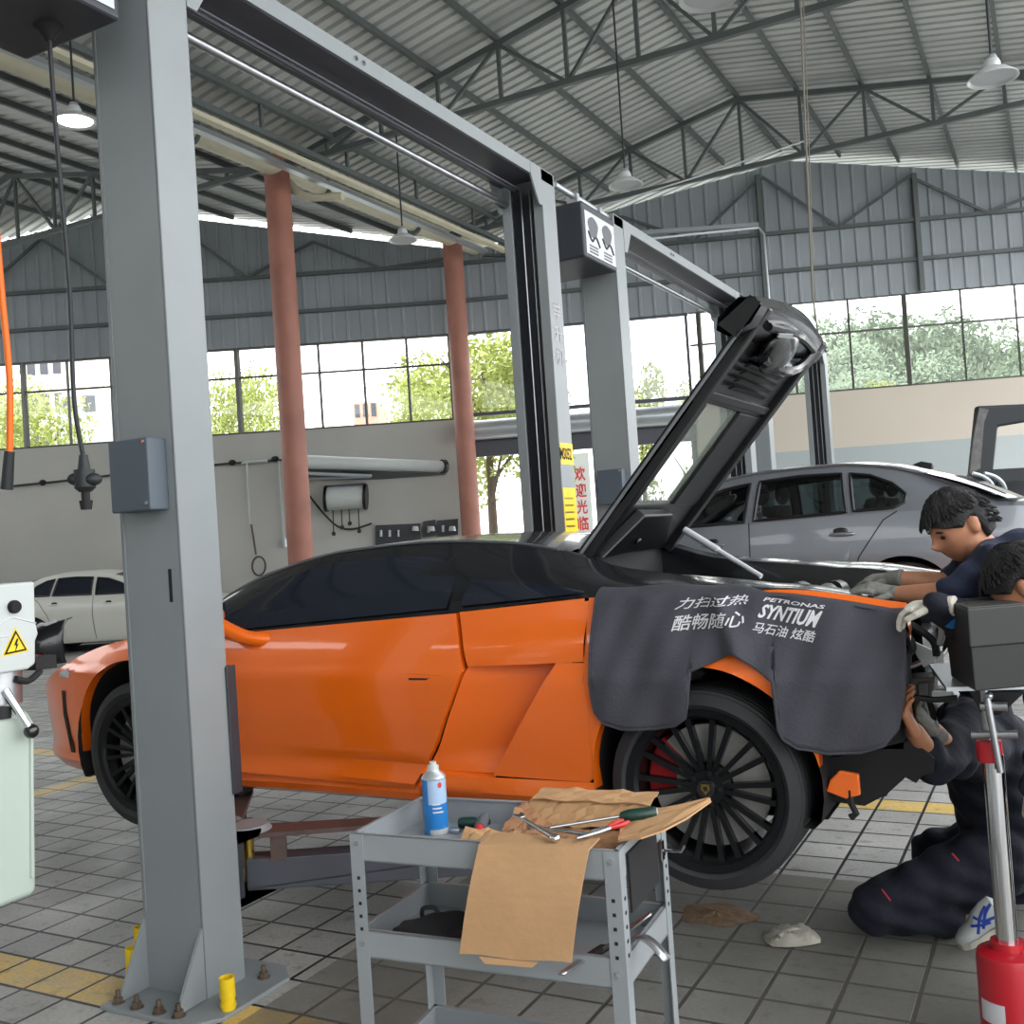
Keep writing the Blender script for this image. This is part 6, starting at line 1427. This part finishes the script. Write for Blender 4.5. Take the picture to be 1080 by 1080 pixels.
# hanging rope and wire
t = thing('hanging_cable', 'pair of thin cables hanging from the roof above the raised deck lid', 'cable', D_(850, 150, 9))
k = MB(); k.tube([D_(843, -30, 9), D_(850, 150, 9), D_(857, 310, 9), D_(864, 362, 9.3)], .010, 6); k.tube([D_(846, -30, 9.05), D_(853, 150, 9.05), D_(859, 340, 9.05)], .006, 6); k.build('cord', M['cordgrey'], t)
t = thing('roof_wire', 'thin pale wire strung across under the second roof truss', 'wire', D_(760, 180, 14)); k = MB(); k.tube([D_(628, 220, 13), D_(740, 185, 14), D_(850, 148, 15)], .012, 6); k.build('strand', M['alum'], t)
# hanging lamps
def lamp(px, py, d, R, label, lit):
    c = D_(px, py, d); t = thing('hanging_lamp', label, 'lamp', c, 'round metal hanging lamps')
    zt = roofz(c.x)-.1
    k = MB(); k.lathe([(R*.28, R*.75), (R*.34, R*.62), (R*.36, R*.42), (R*.62, R*.30), (R, 0), (R*1.02, -.012), (R*.98, -.012), (R*.6, R*.26), (R*.30, R*.36), (0, R*.36)], c, (0, 0, 1), 32); k.build('shade', M['lampwhite'], t)
    k = MB(); k.lathe([(0, R*.95), (R*.2, R*.93), (R*.27, R*.72), (R*.27, R*.6)], c, (0, 0, 1), 20); k.build('ballast', M['alum'], t)
    k = MB(); k.lathe([(R*.86, R*.05), (R*.86, R*.03), (0, R*.03)], c, (0, 0, 1), 28); k.build('diffuser', M['sticker'] if not lit else mat('lit_bulb', (255, 255, 250), .3, emit=6.0), t)
    k = MB(); k.tube([c+Vector((0, 0, R*.9)), Vector((c.x, c.y, zt))], .012, 6); k.build('suspension_rod', M['cable'], t)
    return t
lamp(1047, 82, 8.6, .20, 'round metal hanging lamp at the top right corner', False)
lamp(660, 195, 12.0, .20, 'round metal hanging lamp above the reel box with the white sticker', False)
lamp(79, 128, 10.8, .21, 'lit round hanging lamp left of the near post', True)
lamp(425, 253, 14.4, .20, 'round metal hanging lamp in front of the second red column', False)
lamp(748, -4, 7.2, .21, 'round hanging lamp cut off by the top edge', False)
# ------------------------------------------------------------------ outside
rnd = random.Random(11)
def crown_mesh(n, leaf, blobs, seed):
    r_ = random.Random(seed); vs = []; fs = []
    for i in range(n):
        bx, by, bz, br = r_.choice(blobs)
        while True:
            v = Vector((r_.uniform(-1, 1), r_.uniform(-1, 1), r_.uniform(-1, 1)))
            if .35 < v.length < 1: break
        p = Vector((bx, by, bz))+v*br; a = Vector((r_.gauss(0, 1), r_.gauss(0, 1), r_.gauss(0, 1))).normalized(); b = a.orthogonal().normalized(); l = leaf*r_.uniform(.6, 1.3); k = len(vs)
        vs += [p-a*l, p+b*l*.45, p+a*l, p-b*l*.45]; fs.append((k, k+1, k+2, k+3))
    me = bpy.data.meshes.new('crown'); me.from_pydata([tuple(v) for v in vs], [], fs); return me
def trunk_mesh(h):
    mb = MB(); mb.tube([(0, 0, 0), (.05, 0, h*.3), (0, .05, h*.6), (.02, 0, h*.85)], [.16, .13, .09, .04], 10, sm=4)
    for a in range(5): mb.tube([(0, 0, h*(.35+.08*a)), (math.cos(a*1.3)*h*.12, math.sin(a*1.3)*h*.12, h*(.5+.08*a)), (math.cos(a*1.3)*h*.2, math.sin(a*1.3)*h*.2, h*(.6+.07*a))], [.06, .04, .02], 6)
    me = bpy.data.meshes.new('trunk'); mb.bm.to_mesh(me); mb.bm.free(); me.materials.append(M['bark']); return me
def blobs_(h, w, n, seed):
    r_ = random.Random(seed); return [(r_.uniform(-w, w)*.6, r_.uniform(-w, w)*.6, h*r_.uniform(.42, .92), w*r_.uniform(.28, .5)) for _ in range(n)]
C1 = crown_mesh(6500, .105, blobs_(8, 2.6, 26, 1), 1); C1.materials.append(M['leaf1'])
C2 = crown_mesh(14000, .13, blobs_(8, 3.2, 26, 2), 2); C2.materials.append(M['leaf2'])
C3 = crown_mesh(3000, .10, blobs_(8, 1.6, 16, 3), 3); C3.materials.append(M['leaf1'])
TM = trunk_mesh(8)
def tree(px, py_top, d, crown, h, label, group=None, sxy=1.0):
    c = D_(px, 560, d); top = D_(px, py_top, d).z; s_ = top/(8.75 if group else 8.2)
    t = thing('tree', label, 'tree', (c.x, c.y, -.03), group); t.scale = (s_*sxy, s_*sxy, s_); t.rotation_euler = (0, 0, rnd.uniform(0, 6))
    for nm, me in (('crown', crown), ('trunk', TM)):
        o = bpy.data.objects.new(nm, me); COL.objects.link(o); o.parent = t
    return t
tree(35, 398, 27, C1, 8, 'yellow green tree seen through the leftmost windows', None, .8)
tree(262, 384, 28, C1, 8, 'loose yellow green tree outside the window between near post and first red column', None, .62)
tree(520, 338, 25, C1, 8, 'tall leafy tree filling the glazed gate beside the second red column', None, 1.05)
tree(455, 376, 29, C1, 8, 'pale tree outside the window just left of the second red column', None, .6)
tree(684, 372, 25, C3, 8, 'slim yellow green tree seen behind the second lift', None, .75)
tree(748, 382, 28, C3, 8, 'small thin tree outside the narrow pane right of the glazed gate', None, .7)
for i_, (px_, top, d, sx, lab) in enumerate(((880, 343, 44, .8, 'leftmost tree of the green hillside seen through the right windows'), (930, 310, 48, .95, 'tall rounded tree on the hillside behind the widest right panes'), (985, 306, 50, .95, 'crown next to the tallest tree of the hillside, towards the right'), (1040, 318, 46, .9, 'hillside tree seen through the last full pane on the right'), (1085, 328, 48, .95, 'rightmost hillside tree cut by the picture edge'), (905, 372, 40, .8, 'low tree at the foot of the hillside, left'), (962, 365, 40, .9, 'low tree at the foot of the hillside, middle'), (1030, 362, 40, .9, 'low tree at the foot of the hillside, right'))):
    tree(px_, top, d, C2, 8, lab, 'hillside trees', sx)
tree(938, 388, 30, C3, 8, 'low yellow flowering bush under the hillside trees', None, 1.0)
# buildings and banner beyond the windows
def block(name, label, pxs, py, d, m, wins):
    a = D_(pxs[0], py, d); b = D_(pxs[1], py, d); t = thing(name, label, 'building', ((a.x+b.x)/2, (a.y+b.y)/2, 0))
    k = MB(); k.prism([Vector((a.x, a.y, 0)), Vector((b.x, b.y, 0)), Vector((b.x, b.y, b.z)), Vector((a.x, a.y, a.z))], f0*6); k.build('wall', m, t, smooth=0)
    nx, nz = wins
    for i in range(nx):
        for j in range(nz):
            c = a.lerp(b, (i+.5)/nx); z = a.z*(1-(j+.6)*.16); k = MB(); w = (b-a)*(.3/nx); k.prism([Vector((c.x, c.y, z))-w-f0*.05, Vector((c.x, c.y, z))+w-f0*.05, Vector((c.x, c.y, z+a.z*.08))+w-f0*.05, Vector((c.x, c.y, z+a.z*.08))-w-f0*.05], f0*.1); k.build('window', M['carglass'] if False else M['lift_dark'], t, smooth=0)
    return t
block('apartment_building', 'pale apartment block seen through the windows left of the near post', (25, 66), 372, 60, mat('pale_render', (226, 214, 204), .9), (3, 3))
block('brick_building', 'red brick building far off behind the middle windows', (372, 398), 424, 75, mat('far_brick', (206, 150, 130), .9), (3, 2))
block('distant_roof', 'flat roofed grey building beyond the windows beside the near post', (62, 104), 416, 52, mat('far_grey', (176, 180, 188), .9), (2, 1))
a, b = D_(606, 545, 26), D_(618, 545, 26); t = thing('banner', 'white upright banner with red characters outside the gate', 'banner', (a.x, a.y, 0))
zt_b = D_(606, 478, 26).z; zb_b = a.z-.9
k = MB(); ax_ = (b-a)*1.6; k.prism([Vector((a.x, a.y, 0)), Vector((a.x, a.y, 0))+Vector((ax_.x, ax_.y, 0)), Vector((a.x+ax_.x, a.y+ax_.y, zt_b)), Vector((a.x, a.y, zt_b))], f0*.05); k.build('panel', M['sticker'], t, smooth=0)
for i_, ch in enumerate('欢迎光临'):
    zz = zt_b-.35-i_*.42
    text_on(ch, [(.15, zz-.36), (.75, zz-.36), (.75, zz), (.15, zz)], lambda u, z: Vector((a.x+ax_.x*u, a.y+ax_.y*u, z))-f0*.01, M['redtool'], 'characters', t, 0, .02)
